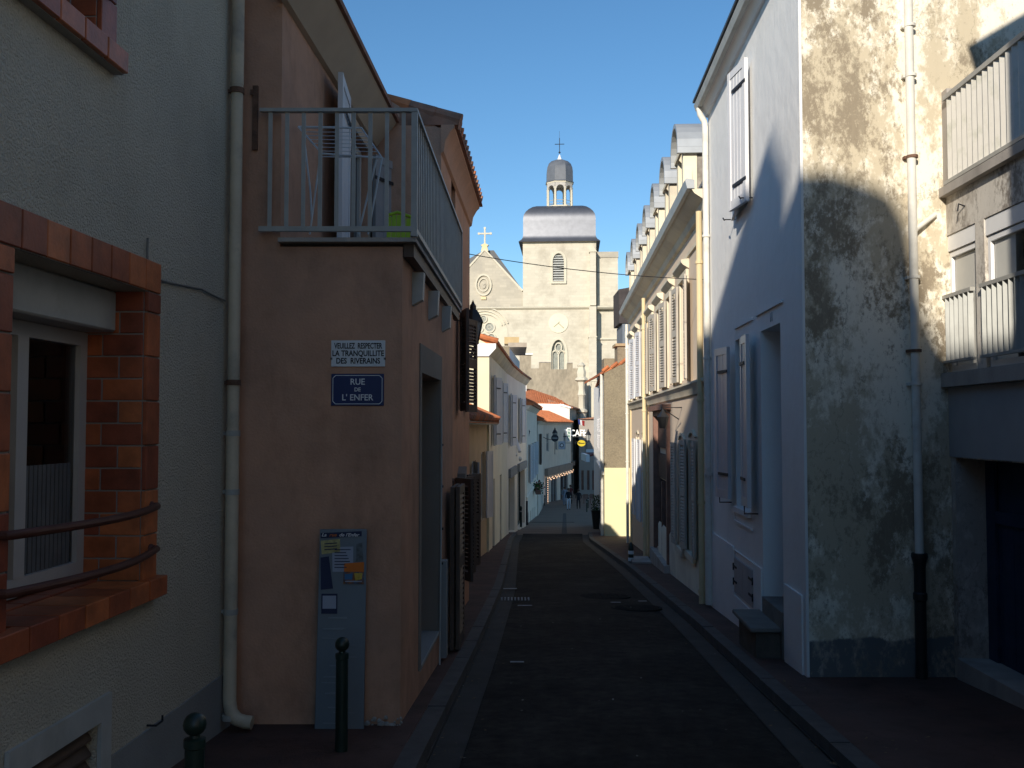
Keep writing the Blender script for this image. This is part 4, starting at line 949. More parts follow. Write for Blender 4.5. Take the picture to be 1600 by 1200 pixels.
rr_ = rear('right_shade_house', 'house on the right side of the street just behind the view', YR0, [(xc_+.12, EYE+665/1500*7.3+te*3.6-.05), (xc_, EYE+665/1500*7.3+te*3.6), (xc_-.10, EYE+665/1500*7.3+te*3.6+.35), (6.5, 9.4), (9, 8.6)], -1, 14, rear_m)  # unseen; near edge placed to throw the upright shadow on the garage wall
rear('left_shade_house', 'house on the left side of the street behind the viewer', -3.05, [(-9,8.2),(-6,8.9),(-2.37,8.2)], 0, 6.8, rear_m)  # unseen block added to keep sky light out of the street

# ================================================================== CREAM TERRACE HOUSE WITH DORMERS (right, far)
FC = wallR(2.02, .052)
cb = thing('dormer_house', 'long cream two-storey house on the right with seven round-topped dormers along its slate roof', 'house', (3.2, 20, g(20)))
CY0, CY1 = 13.0, 28.2; zC = 4.93; zS = 2.24
wins = [15.7+1.94*i for i in range(7)]
hl = [(w_-.42, w_+.42, 2.40, 4.02, .2) for w_ in wins if w_+.5 < CY1]
gw = [(14.45, 15.15, -.30, 1.42), (15.75, 16.45, -.38, 1.36)]          # ground-floor windows near end
shopu = (FC.u(1047), FC.u(1025)); zsT = FC.at(1047, 640)[1]
hl += [a+(.2,) for a in gw]+[(shopu[0], shopu[1], g(19)+.35, zsT, .10)]
far_w = [(23.3, 24.0), (25.2, 25.9)]
hl += [(a, b, -.75, 1.35, .15) for a, b in far_w]
mb = MB(); mb.wall(FC, CY0, CY1, -2.9, zC-.3, hl, .2, .6); mb.build('wall', pinkr_m, cb)
mb = MB(); mb.hexa([(3.4,13.1,-3),(9.5,13.1,-3),(9.5,28.0,-3),(4.1,28.0,-3),(3.4,13.1,4.8),(9.5,13.1,4.8),(9.5,28.0,4.8),(4.1,28.0,4.8)]).build('back_wall', creamr_m, cb)
# eaves cornice, gutter
mb = MB(); mb.along(FC, [(0.002,zC-.30),(.05,zC-.28),(.08,zC-.18),(.20,zC-.10),(.24,zC-.04),(.002,zC-.04)], CY0, CY1+.02); mb.build('cornice', creamr_m, cb)
mb = MB(); mb.along(FC, [(.20,zC-.038),(.30,zC-.038),(.33,zC+.08),(.31,zC+.10),(.20,zC+.08)], CY0-.02, CY1+.04); mb.build('gutter', zinc_m, cb)
# string course
mb = MB(); mb.along(FC, [(0.002,zS-.14),(.04,zS-.12),(.07,zS-.02),(.12,zS+.03),(.12,zS+.06),(.002,zS+.10)], CY0, CY1+.02); mb.build('string_course', creamr_m, cb)
mb = MB(); mb.along(FC, [(0.002,zC-.62),(.03,zC-.61),(.03,zC-.55),(.002,zC-.54)], CY0, CY1); mb.build('frieze_band', creamr_m, cb)
# pilasters (yellow)
for a in (CY0+.04, 22.35, CY1-.30):
    mb = MB(); mb.fb(FC, a, a+.28, g(a)-.2, zS-.145, .002, .035); mb.fb(FC, a, a+.28, zS+.105, zC-.63, .002, .035); mb.build('pilaster', ystone_m, cb)
mb = MB(); mb.along(FC, [(.002,-3),(.03,-3),(.03,g(14)+.55),(.002,g(14)+.60)], CY0, 20.0); mb.build('plinth', creamr_m, cb)
# mansard
mb = MB(); mb.along(FC, [(.10,zC+.0),(-.55,zC+1.25),(-3.0,zC+1.9),(-6.0,zC+.02)], CY0+.02, CY1); mb.build('roof', slate_m, cb)
cheek_m = M('weathered_cheek', (.36,.32,.27), .9, .35, 5, .3, 40, col2=(.22,.20,.18), pscale=3)
for i, w_ in enumerate(wins):
    zt = 6.28 if i else 6.30; r_ = .47; zc = 6.12
    d = MB(); d.fb(FC, w_-.42, w_-.24, zC+.10, zc, -.16, .06); d.fb(FC, w_+.24, w_+.42, zC+.10, zc, -.16, .06); d.fb(FC, w_-.24, w_+.24, zC+.10, zC+.22, -.16, .06)
    d.arc(FC, w_, zc, .24, .42, 0, PI, -.10, .06, 8)
    dm = d.build('dormer', creamr_m, cb)
    h = MB(); h.arc(FC, w_, zc, .43, .50, 0, PI, -1.25, .16, 12); h.fb(FC, w_-.50, w_-.43, zc-.10, zc-.002, -1.25, .16); h.fb(FC, w_+.43, w_+.50, zc-.10, zc-.002, -1.25, .16); h.build('hood', zinc_m, dm)
    ch_ = MB(); ch_.fb(FC, w_-.40, w_+.40, zC+.10, zc+.2, -1.0, -.165); ch_.build('cheek', cheek_m, dm)
    c2 = MB(); c2.disc(FC, w_, zc, .235, -.06, -.03, 16); c2.fb(FC, w_-.238, w_+.238, zC+.225, zc-.0, -.06, -.031); c2.build('pane', glass_m, dm)
    for s in (-1, 1):
        sc_ = MB(); sc_.prism(FC, [(w_+s*.42, zC+.10), (w_+s*.62, zC+.10), (w_+s*.56, zC+.35), (w_+s*.45, zC+.62), (w_+s*.42, zC+.9)], -.08, .04)
        sc_.build('scroll_bracket', creamr_m, dm)
    k_ = MB(); k_.fb(FC, w_-.44, w_+.44, zc-.06, zc-.0, .062, .10); k_.build('impost', creamr_m, dm)
for i, w_ in enumerate(wins):
    if w_+.5 > CY1: continue
    white = w_ > 22.4
    wo = window(FC, w_-.415, w_+.415, 2.405, 4.015, .18, cb, pvc_m, (2,3), fw=.05)
    hd = MB(); hd.along(FC, [(.002,4.14),(.10,4.20),(.13,4.24),(.13,4.28),(.002,4.30)], w_-.60, w_+.60); hd.fb(FC, w_-.55, w_+.55, 4.03, 4.139, .002, .05); hd.build('window_hood', creamr_m, cb)
    for s in (-1, 1): MB().fb(FC, w_+s*.49-.06, w_+s*.49+.06, 2.36, 4.029, .002, .03).build('window_surround', creamr_m, cb)
    mm = shutw_m if white else shut_m
    louvre(FC, w_-.94, w_-.46, 2.38, 4.00, .05, cb, mm, .05, hingeu=w_-.46, ang=.03+.09*random.random()); louvre(FC, w_+.46, w_+.94, 2.38, 4.00, .05, cb, mm, .05, hingeu=w_+.46, ang=.04+.16*random.random())
for a in gw:
    window(FC, a[0]+.005, a[1]-.005, a[2]+.005, a[3]-.005, .18, cb, pvc_m, (2,3), fw=.05)
    ac = MB(); ac.arc(FC, (a[0]+a[1])/2, a[3]-.02, .35, .47, .15*PI, .85*PI, .002, .04, 8, .4); ac.fb(FC, a[0]-.10, a[0], a[2], a[3], .002, .03); ac.fb(FC, a[1], a[1]+.10, a[2], a[3], .002, .03); ac.build('window_surround', creamr_m, cb)
    louvre(FC, a[1]+.02, a[1]+.40, a[2], a[3], .06, cb, shut_m, .05, hingeu=a[1]+.02, ang=.08); louvre(FC, a[0]-.40, a[0]-.02, a[2], a[3], .05, cb, shut_m, .05, hingeu=a[0]-.02, ang=.05)
    s_ = MB().fb(FC, a[0]-.12, a[1]+.12, a[2]-.10, a[2]-.004, .002, .09).build('sill', creamr_m, cb)
for a, b in far_w:
    window(FC, a+.005, b-.005, -.745, 1.345, .14, cb, shutw_m, (2,2), fw=.06)
    ac = MB(); ac.arc(FC, (a+b)/2, 1.36, .30, .42, .15*PI, .85*PI, .002, .04, 8, .4); ac.fb(FC, a-.1, a, -.75, 1.35, .002, .03); ac.fb(FC, b, b+.1, -.75, 1.35, .002, .03); ac.build('window_surround', creamr_m, cb)
    louvre(FC, b+.03, b+.40, -.75, 1.3, .05, cb, shutw_m, .05, hingeu=b+.03, ang=.1); louvre(FC, a-.4, a-.03, -.75, 1.3, .05, cb, shutw_m, .05, hingeu=a-.03, ang=.1)
# old shopfront with boards and pediment
sh_ = MB(); a, b = shopu; zb0 = g(19)+.32
sh_.fb(FC, a, a+.14, zb0, zsT, -.09, .07); sh_.fb(FC, b-.14, b, zb0, zsT, -.09, .07); sh_.fb(FC, a-.15, b+.15, zsT+.002, zsT+.10, .002, .16); sh_.fb(FC, a+.14, b-.14, zsT-.10, zsT, -.09, .06)
so_ = sh_.build('shopfront', woodred_m, cb)
for k in range(2):
    z0_ = zsT-.16-.62*(k+1)+.03; MB().fb(FC, a+.2, b-.2, z0_, z0_+.50, -.05, -.02).build('sign_board', M('dark_board', (.06,.035,.03), .6, .5, 18), so_)
MB().fb(FC, a+.145, b-.145, zb0+.25, zsT-1.42, -.088, -.07).build('pane', glass_m, so_); MB().fb(FC, a+.145, b-.145, zsT-1.41, zsT-.101, -.088, -.07).build('panel', creamr_m, so_)
MB().fb(FC, (a+b)/2-.05, (a+b)/2+.05, zb0, zsT-1.42, -.069, .03).build('door_post', woodred_m, so_)
MB().fb(FC, a-.1, b+.1, g(19)-.3, zb0-.01, .002, .14).build('threshold', conc_m, cb)
stp = MB(); stp.fb(FC, b-.4, b+.5, g(b)-.2, g(b)+.16, .15, .55); stp.build('entrance_step', conc_m, cb)
# wrought sign bracket
u_, z_ = FC.at(1047, 660, .2); lt = thing('sign_bracket', 'wrought iron bracket with small lantern over the old shopfront', 'bracket', tuple(FC.p(u_, z_, 0)))
MB().tube([FC.p(u_,z_+.25,0),FC.p(u_,z_+.25,.35),FC.p(u_,z_+.05,.05)], .012, 6).build('arm', iron_m, lt)
MB().lathe(FC.p(u_,z_-.10,.32), [(.06,0),(.10,.18),(.11,.19),(.03,.28),(.01,.33)], 6).build('lantern', iron_m, lt)
# yellow downpipes, white downpipe
for yv, m, lab in ((13.16, ystone_m, 'yellow downpipe between the white house and the cream dormer house'), (22.2, ystone_m, 'yellow downpipe half way along the cream dormer house'), (28.0, pipew_m, 'white downpipe at the far end of the cream dormer house')):
    o = thing('downpipe', lab, 'drainpipe', tuple(FC.p(yv, g(yv), .08)))
    MB().tube([FC.p(yv,zC-.32,.12),FC.p(yv,g(yv)+.1,.12)], .042, 10).build('pipe', m, o)
    for z in (3.9, 2.0, .6, -.6): MB().tube([FC.p(yv,z-.02,.12),FC.p(yv,z+.02,.12)], .055, 10).build('clamp', m, o)
# black-white bollard
x, y = onroad(980, 892); y = 20.8; x = 2.56
pb_ = thing('bollard', 'black bollard with two white bands on the right kerb by the cream house', 'bollard', (x, y, g(y)+.1))
zb_ = g(y)+.1; bh = EYE+(665-846)/1500*y-zb_
MB().lathe((x,y,zb_), [(.065,-.05),(.06,.0),(.06,bh-.12),(.05,bh-.05),(.02,bh)], 16).build('post', irong_m, pb_)
for k in (.40, .25): MB().lathe((x,y,zb_+bh-k), [(.0615,0),(.0615,.075)], 16).build('band', whitep_m, pb_)

# ================================================================== YELLOW / HARLED HOUSE and the white house behind it (right)
YR = 32.0; FR = front(YR)
yh = thing('harled_house', 'low house with brown harled gable above a bright yellow wall, orange tile verge', 'house', (4.2, 34, g(34)))
xa = P(944.5, 700, YR).x; zsplit = P(950, 731, YR).z
za = P(944, 583, YR).z; zb2 = P(985, 566, YR).z
mb = MB(); mb.prism(FR, [(xa,-3.2),(9,-3.2),(9,zsplit),(xa,zsplit)], -.3, 0); mb.build('painted_wall', yellow_m, yh)
mb = MB(); mb.prism(FR, [(xa,zsplit+.001),(8.0,zsplit+.001),(8.0,za+1.9),(6.8,za+1.9),(xa,za)], -.3, -.01); mb.build('gable_wall', harl_m, yh)
sl2 = (zb2-za)/((985-944.5)/1500*YR)
tl = MB(); n = 14; 
rf = MB().prism(FR, [(xa-.06,za-.02),(xa-.06,za+.06),(6.8,za+.06+1.9),(6.8,za+1.9)], -8, -.02).build('roof', tile_m, yh)
for i in range(12):
    a = i*.3; p0 = FR.p(xa-.06+a, za+.06+sl2*a, -.02); p1 = FR.p(xa+.15+a, za+.08+sl2*(a+.35), -.02); MB().tube([p0, p1], .06, 8).build('tile', tile_m, rf)
# higher harled chimney walls behind
def chimney(px0, px1, py0, py1, Y, m, lab, d=.8, cap=None):
    a, b = P(px0, py1, Y), P(px1, py0, Y); o = thing('chimney', lab, 'chimney', (a.x, Y, a.z))
    MB().box(a.x, b.x, Y, Y+d, a.z, b.z).build('stack', m, o)
    if cap: MB().box(a.x-.08, b.x+.08, Y-.08, Y+d+.08, b.z+.002, b.z+.10).build('cap', cap, o)
    return o
chimney(965, 1010, 541, 600, YR+3.2, harl_m, 'broad brown chimney stack rising behind the orange tile verge', 1.0, M('cap_stone', (.40,.30,.18), .9, .2, 4))
chimney(944, 966, 560, 600, YR+4.5, harl_m, 'lower brown stack left of the broad chimney above the tile verge', 1.0)
# white street side of that house
FRs = wallR(xa-.07*YR, .07)
ws_ = thing('white_cottage', 'white two-storey house front just left of the yellow wall, in full sun', 'house', (3.3, 36, g(36)))
zw1 = P(938, 585, YR+.5).z
dd0 = (FRs.u(940.5), FRs.u(935.5))
mb = MB(); mb.wall(FRs, YR+.05, 44, -4.2, zw1, [(34.0,34.9,-2.3,-.2,.15),(36.2,37.0,-1.4,-.1,.15),(34.0,34.8,.7,2.0,.15),(36.3,37.1,.7,2.0,.15),(39,40,-2.2,-.2,.15)], .15, .4); mb.build('wall', white_m, ws_)
xb = FRs.p(33, 0).x+.6; MB().box(xb, xb+5, 33, 44, -4.2, zw1-.02).build('back_wall', white_m, ws_)
mb = MB(); mb.along(FRs, [(.10,zw1),(.10,zw1+.08),(-3,zw1+1.0),(-3,zw1)], YR+.4, 44); mb.build('roof', tile_m, ws_)
window(FRs, 34.0, 34.9, -2.3, -.2, .12, ws_, shutw_m, (1,1), name='door'); 
for a, b, c, d in ((36.2,37.0,-1.4,-.1),(34.0,34.8,.7,2.0),(36.3,37.1,.7,2.0),(39,40,-2.2,-.2)): window(FRs, a+.01, b-.01, c+.01, d-.01, .12, ws_, shutw_m, (2,2))
for hu in (34.9, 37.1): louvre(FRs, hu, hu+.4, .7, 2.0, .03, ws_, shutw_m, .06, hingeu=hu, ang=.2)
mb = MB(); mb.tube([FRs.p(32.4,zw1,.08),FRs.p(32.4,-3.6,.08)], .05, 8); mb.build('downpipe', pipew_m, ws_)
MB().along(FRs, [(.002,-.0),(.10,.02),(.10,.12),(.002,.14)], 32.2, 44).build('string_course', whitep_m, ws_)
# awning + lantern bracket + pot
aw = thing('shop_awning', 'white-edged red shop awning sticking out beyond the white house', 'awning', (5.3, 60, -1))
A1, A2 = P(917, 708, 55), P(934, 706, 55)
mb = MB(); mb.hexa([(A1.x,55,A1.z-.25),(A2.x+.8,55,A1.z+.15),(A2.x+.8,59,A1.z+.15),(A1.x,59,A1.z-.25),(A1.x,55,A1.z-.15),(A2.x+.8,55,A1.z+.25),(A2.x+.8,59,A1.z+.25),(A1.x,59,A1.z-.15)]); mb.build('canopy', M('awning_red', (.20,.06,.05), .8, .1, 3), aw)
mb = MB(); mb.box(A1.x-.05, A1.x+.15, 54.9, 59, A1.z-.5, A1.z-.1); mb.box(A1.x-.05, A2.x+.8, 54.85, 54.98, A1.z+.05, A1.z+.22); mb.build('front_roll', whitep_m, aw)
pt = thing('tall_planter', 'tall dark tapered planter with green shrub against the right wall', 'planter', (3.45, 40, g(40)))
xx = P(931, 700, 40).x; MB().lathe((xx,40,g(40)), [(.12,0),(.20,.75),(.22,.78)], 10).build('pot', M('dark_pot', (.04,.035,.03), .6, .1, 3), pt)
mb = MB()
for i in range(260):
    a = random.random()*2*PI; z = .75+random.random()*.65; r_ = .20*math.sqrt(random.random())*(1-.3*(z-.75)); c = Vector((xx+r_*math.cos(a), 40+r_*math.sin(a), g(40)+z)); v = Vector((random.uniform(-1,1),random.uniform(-1,1),random.uniform(-.3,1))).normalized()*.06; w2 = v.cross(Vector((random.random(),random.random(),random.random()))).normalized()*.025
    mb.add([c-v*.5, c+w2, c+v, c-w2], [(0,1,2,3)])
mb.build('foliage', plant_m, pt, smooth=False)
# houses closing the right side further on, out of the sun
ch2 = thing('corner_house', 'shaded house front at the end of the street behind the cafe tables', 'house', (9, 100, g(100)))
FE = front(113.0)
hx = [(P(918,700,113).x, P(924,700,113).x, g(104)+.1, g(104)+2.5)]
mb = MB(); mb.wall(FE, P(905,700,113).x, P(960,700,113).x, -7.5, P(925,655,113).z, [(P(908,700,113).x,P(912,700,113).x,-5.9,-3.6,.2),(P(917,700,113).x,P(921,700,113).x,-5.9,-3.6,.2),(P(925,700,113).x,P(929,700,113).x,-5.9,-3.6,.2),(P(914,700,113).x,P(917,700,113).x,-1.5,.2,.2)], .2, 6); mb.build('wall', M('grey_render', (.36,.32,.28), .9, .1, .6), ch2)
for a, b, c, d in ((908,912,-5.9,-3.6),(917,921,-5.9,-3.6),(925,929,-5.9,-3.6)): window(FE, P(a,700,113).x+.01, P(b,700,113).x-.01, c, d, .18, ch2, woodred_m, (2,1), fw=.08)
rb = MB(); rb.prism(FE, [(P(905,700,113).x-.3,P(925,655,113).z+.002),(P(960,700,113).x,P(925,655,113).z+.002),(P(960,700,113).x,P(925,648,113).z)], -6, .3); rb.build('roof', tileold_m, ch2)
mb = MB()
zf_ = g(92)
for i in range(6):
    cx = P(916,700,90).x+i*.75+random.uniform(-.1,.1); cy = 88+random.uniform(0,4); z0 = g(cy)
    t = thing('cafe_chair', ('leftmost','second from left','third from left','fourth from left','fifth from left','rightmost')[i]+' of the dark cafe chairs in a row at the street end', 'chair', (cx, cy, z0), 'dark cafe chairs in a row at the end of the street')
    MB().box(cx-.22, cx+.22, cy-.2, cy+.2, z0+.42, z0+.47).build('seat', woodred_m, t); MB().box(cx-.22, cx+.22, cy+.18, cy+.22, z0+.47, z0+.9).build('backrest', woodred_m, t)
    for sx in (-1, 1):
        for sy in (-1, 1): MB().box(cx+sx*.19-.02, cx+sx*.19+.02, cy+sy*.17-.02, cy+sy*.17+.02, z0, z0+.42).build('leg', woodred_m, t)

# ================================================================== LEFT SIDE, FURTHER DOWN
# low house with tiled pent roof
FA = wallL(-2.07, .0604)
lh = thing('low_tiled_house', 'low ochre-shaded house with orange tiled pent roof beyond the terracotta house', 'house', (-1.2, 19, g(19)))
zA = 1.70
dA = (FA.u(737.5), FA.u(744)); wA = (FA.u(752), FA.u(757.5))
mb = MB(); mb.wall(FA, 13.9, 23.9, -2.6, zA, [(dA[0],dA[1],g(20.5)+.1,FA.at(741,720)[1],.14),(wA[0],wA[1],FA.at(755,812)[1],FA.at(755,706)[1],.14)], .14, 5); mb.build('wall', M('ochre_render', (.60,.44,.28), .9, .1, 1.5, .2, 50), lh)
window(FA, dA[0]+.01, dA[1]-.01, g(20.5)+.11, FA.at(741,720)[1]-.01, .12, lh, M('blue_white_door', (.36,.42,.52), .5, .06, 5), (1,3), name='door', gm=M('door_blue_panel', (.30,.37,.48), .5, .06, 5))
window(FA, wA[0]+.01, wA[1]-.01, FA.at(755,812)[1]+.01, FA.at(755,706)[1]-.01, .12, lh, pvc_m, (2,3))
louvre(FA, wA[1]+.01, wA[1]+.4, FA.at(755,812)[1], FA.at(755,706)[1], .03, lh, shutw_m, .06, hingeu=wA[1]+.01, ang=.3, panelled=True, mid=False)
louvre(FA, dA[0]-.4, dA[0]-.02, g(20.5)+.2, FA.at(741,720)[1], .03, lh, M('bluegrey_shutter', (.26,.31,.38), .5, .06, 5), .06, hingeu=dA[0]-.02, ang=.35, panelled=True, mid=False)
MB().along(FA, [(.0,zA-.02),(.26,zA-.03),(.30,zA+.02),(.30,zA+.06),(0,zA+.06)], 13.9, 24.1).build('gutter', greyp_m, lh)
rf = MB().along(FA, [(.30,zA+.07),(-3.2,zA+1.62),(-3.2,zA+1.5),(.30,zA+.0)], 13.9, 23.98).build('roof', tile_m, lh)
n = int((23.9-13.9)/.24)
for i in range(n):
    u = 14.0+i*.24
    if u < 17: continue
    MB().tube([FA.p(u,zA+.10,.34),FA.p(u,zA+.10+1.55*.5,-1.4)], .075, 7, .065).build('tile', random.choice([tile_m, tile_m, tileold_m]), rf)
mbx = thing('letter_box', 'dark letter box between door and window of the low tiled house', 'letter box', tuple(FA.p(FA.u(749), -.7, .05)))
ub = FA.u(749, .12); MB().fb(FA, ub-.14, ub+.14, FA.at(749,811,.12)[1], FA.at(749,793,.12)[1], .0, .14).build('body', iron_m, mbx)
# long cream house following the bend: three facets
PB = [(-.60, 24.0), (-.18, 33.0), (.18, 38.0), (.62, 43.0)]
zB_ = 3.70
ch3 = thing('long_cream_house', 'long pale house following the bend on the left, with sunlit yellow gable and white shutters', 'house', (-1, 33, g(33)))
def seg(p0, p1):
    d = Vector((p1[0]-p0[0], p1[1]-p0[1])); L = d.length; d /= L; return Fr(p0[0], p0[1], d.x, d.y, d.y, -d.x), L
segs = [seg(PB[i], PB[i+1]) for i in range(3)]
upsh = [(FAx) for FAx in ()]
S0, L0 = segs[0]
def us(F, px): return F.at(px, 665)[0]
w0 = (us(S0,774), us(S0,779)); 
lowz = lambda px, py: S0.at(px, py)[1]
whl = [(w0[0]+.0, w0[1], .95+.5, 3.0, .15)]
white2_m = M('pale_render', (.88,.80,.67), .85, .07, 1.2)
for k, (F, L) in enumerate(segs):
    hs = []
    if k == 0: hs = [(1.6, 2.5, 1.15, 2.95, .15), (5.1, 6.0, 1.15, 2.95, .15), (1.7,2.6,-2.0,.2,.15), (5.0,5.9,-2.2,.15,.15)]
    if k == 1: hs = [(1.2, 2.1, .95, 2.75, .15), (.9,3.9,g(37)+.1,-.2,.3)]
    if k == 2: hs = [(1.2, 2.2, .95, 2.75, .15), (.5,4.4,g(41)+.1,-.2,.3)]
    mb = MB(); mb.wall(F, -.0 if k else 0, L+.0, -4.5, zB_-.02, hs, .15, 4 if k == 0 else 3.2); mb.build('wall', [creamr_m, white2_m, white2_m][k] if k else M('cream_lower', (.86,.76,.58), .9, .08, 1.3), ch3)
    for h in hs:
        if h[3] > .5:
            window(F, h[0]+.01, h[1]-.01, h[2]+.01, h[3]-.01, .13, ch3, pvc_m, (2,3))
            for hu, s, an in ((h[0]-.01,-1,.12),(h[1]+.01,1,.28)): louvre(F, hu, hu+s*.44, h[2]-.03, h[3]+.03, .03, ch3, shutw_m, .06, hingeu=hu, ang=an, panelled=True, mid=False, hm=hinge_m)
        elif h[1]-h[0] > 2:
            for j in range(3):
                a = h[0]+j*(h[1]-h[0])/3; window(F, a+.03, a+(h[1]-h[0])/3-.03, h[2], h[3]-.02, .26, ch3, M('shop_green_%d' % k, (.02,.05,.05), .5, .1, 4), (1,1), fw=.09, name='shop_window')
            MB().fb(F, h[0]-.15, h[1]+.15, h[3]+.01, h[3]+.32, .002, .10).build('shop_fascia', M('grey_fascia_%d' % k, (.22,.23,.24), .7, .1, 3), ch3)
        else: window(F, h[0]+.01, h[1]-.01, h[2]+.01, h[3]-.01, .13, ch3, shut_m, (2,1), name='door')
    MB().along(F, [(.002,zB_-.25),(.05,zB_-.22),(.16,zB_-.06),(.20,zB_-.0),(.002,zB_-.0)], 0 if k else -.02, L+.02).build('cornice', creamr_m, ch3)
    MB().along(F, [(.26,zB_+.002),(.26,zB_+.07),(-2.4,zB_+.95),(-3.9,zB_+.45),(-3.9,zB_+.002)], -.02, L).build('roof', tile_m if k < 2 else tileold_m, ch3)
g0 = front(23.96)
mb = MB(); xg = PB[0][0]; mb.prism(g0, [(xg-4,-3),(xg+.03,-3),(xg+.03,zB_-.03),(xg-.25,zB_+.12),(xg-1.2,zB_+.42),(xg-4,zB_+.6)], -.2, 0); mb.build('gable_wall', M('pale_yellow_gable', (.70,.66,.47), .85, .05, 1.5), ch3)
MB().prism(g0, [(xg-.32,zB_-.32),(xg+.02,zB_-.32),(xg+.20,zB_-.12),(xg+.20,zB_+.0),(xg-.32,zB_+.0)], .002, .06).build('kneeler', whitep_m, ch3)
for i in range(7): MB().tube([g0.p(xg+.25-i*.3,zB_+.06+i*.085,.05),g0.p(xg-.12-i*.3,zB_+.16+i*.085,.05)], .07, 8).build('verge_tile', tile_m, ch3)
# folded white awning over the shop
awn = thing('folded_awning', 'two white folded parasol-like awning arms hanging above the dark shop front', 'awning', (.3, 40, -.3))
for a, b in (((795,682),(806,712)), ((803,676),(812,706))):
    MB().tube([P(a[0], a[1], 38.5), P(b[0], b[1], 37.8)], .07, 8).build('arm', whitep_m, awn)
MB().tube([P(797,714,38.3), P(812,717,39.5)], .10, 8).build('roll', greyp_m, awn)
# tall blue-white party wall and chimneys above
pw = thing('tall_narrow_house', 'tall narrow blue-white party wall with flat stone cap above the roofs', 'house', (.2, 45, 0))
YW = 44.0
a, b = P(795.5, 700, YW), P(812, 543, YW)
pwA, pwB = P(795.5,700,41), P(812,700,50)
MB().hexa([(pwA.x,41,-4.5),(pwB.x,50,-4.5),(pwB.x-2,52,-4.5),(pwA.x-.3,43,-4.5),(pwA.x,41,P(800,543,41).z),(pwB.x,50,P(800,543,41).z),(pwB.x-2,52,P(800,543,41).z),(pwA.x-.3,43,P(800,543,41).z)]).build('wall', M('bluish_white', (.66,.67,.68), .8, .05, 1), pw)
MB().box(P(794,540,YW).x, P(823,540,YW).x, YW-.25, YW+5, b.z+.003, P(800,536,YW).z).build('cap_slab', M('brown_cap', (.40,.34,.27), .9, .2, 2), pw)
chimney(788, 811, 526.5, 537, YW+2, M('ochre_stack', (.50,.37,.20), .9, .12, 3), 'low ochre chimney block on top of the narrow white house', 1.2)
chimney(772, 796, 541, 590, YW-3, harl_m, 'speckled grey stone stack behind the tiled verge of the cream gable', 1.0)
# white house with lantern (Y 46..62)
def row_house(name, lab, p0, p1, zE, m, holes, roof_m, roofrise=1.3, depth=5, sm=shutw_m, gable=None):
    F, L = seg(p0, p1); r = thing(name, lab, 'house', (p0[0], p0[1], g(p0[1])))
    MB().wall(F, 0, L, g(p1[1])-1, zE, [h+(.18,) for h in holes], .18, depth).build('wall', m, r)
    for h in holes:
        if h[3] > zE: continue
        window(F, h[0]+.01, h[1]-.01, h[2]+.01, h[3]-.01, .15, r, pvc_m, (2,2) if h[3]-h[2] < 1.9 else (2,1), fw=.07)
    MB().along(F, [(.002,zE-.25),(.18,zE-.05),(.22,zE),(.002,zE)], -.02, L).build('cornice', m, r)
    rf = MB().along(F, [(.34,zE+.002),(.34,zE+.08),(-depth/2,zE+roofrise),(-depth,zE+.1),(-depth,zE+.002)], -.05, L+.05).build('roof', roof_m, r)
    mb = MB(); n = int(L/.45)
    for i in range(n): 
        u = i*.45+.2; mb.tube([F.p(u,zE+.09,.36), F.p(u,zE+.02+roofrise,-depth/2)], .10, 6)
    mb.build('roof_tiles', roof_m, rf, kind='stuff')
    return r, F, L
pA, pBq = (.68, 45.5), (1.55, 60.0)
r5, F5, L5 = row_house('white_lantern_house', 'white two-storey house on the left carrying the first street lantern, geraniums at its window', pA, pBq, P(830,637,52).z, M('warm_white_render', (.86,.76,.62), .85, .07, 1, wear=.35),
    [(2.2,3.1,-1.2,.7),(6.0,6.9,-1.2,.7),(10.2,11.1,-1.2,.7),(1.5,2.4,-4.9,-2.6),(4.6,5.5,-4.6,-2.8),(7.6,8.5,-4.9,-2.9),(10.6,11.5,-5.0,-3.1)], tile_m)
for h0 in (2.2, 6.0, 10.2):
    louvre(F5, h0-.5, h0-.02, -1.2, .7, .04, r5, M('pale_blue_shutter', (.52,.54,.57), .6, .05, 4), .08, hingeu=h0-.02, ang=.15); louvre(F5, h0+.92, h0+1.4, -1.2, .7, .04, r5, bpy.data.materials['pale_blue_shutter'], .08, hingeu=h0+.92, ang=.25)
MB().along(F5, [(.002,-1.9),(.05,-1.88),(.05,-1.75),(.002,-1.72)], 0, L5).build('string_course', bpy.data.materials['warm_white_render'], r5)
# geraniums
gr = thing('geranium_box', 'window box of dark red geraniums on the white lantern house', 'plant', tuple(F5.p(7.9, -3.0, .2)))
c5 = P(838, 762, 54.5); MB().box(c5.x-.05, c5.x+.25, 54.0, 55.6, c5.z-.35, c5.z-.12).build('trough', woodred_m, gr)
mb = MB(); mb2 = MB()
for i in range(200):
    c = Vector((c5.x+.1+random.gauss(0,.14), 54.8+random.gauss(0,.5), c5.z+random.gauss(.05,.14))); v = Vector((random.uniform(-1,1),random.uniform(-1,1),random.uniform(-1,1))).normalized()*.07; w2 = v.cross(Vector((random.random(),random.random(),random.random()))).normalized()*.05
    (mb2 if i % 4 == 0 else mb).add([c-v, c+w2, c+v, c-w2], [(0,1,2,3)])
mb.build('foliage', plant_m, gr, smooth=False); mb2.build('blossom', M('geranium_red', (.35,.03,.04), .7, .2, 5), gr, smooth=False)
L1 = P(821.5, 676, 48.5); lantern((F5.p(3,0).x-.15, 48.6, L1.z-.55), (L1.x, 48.5, L1.z), 1.3, 'street lantern on the white house in the middle of the left row')
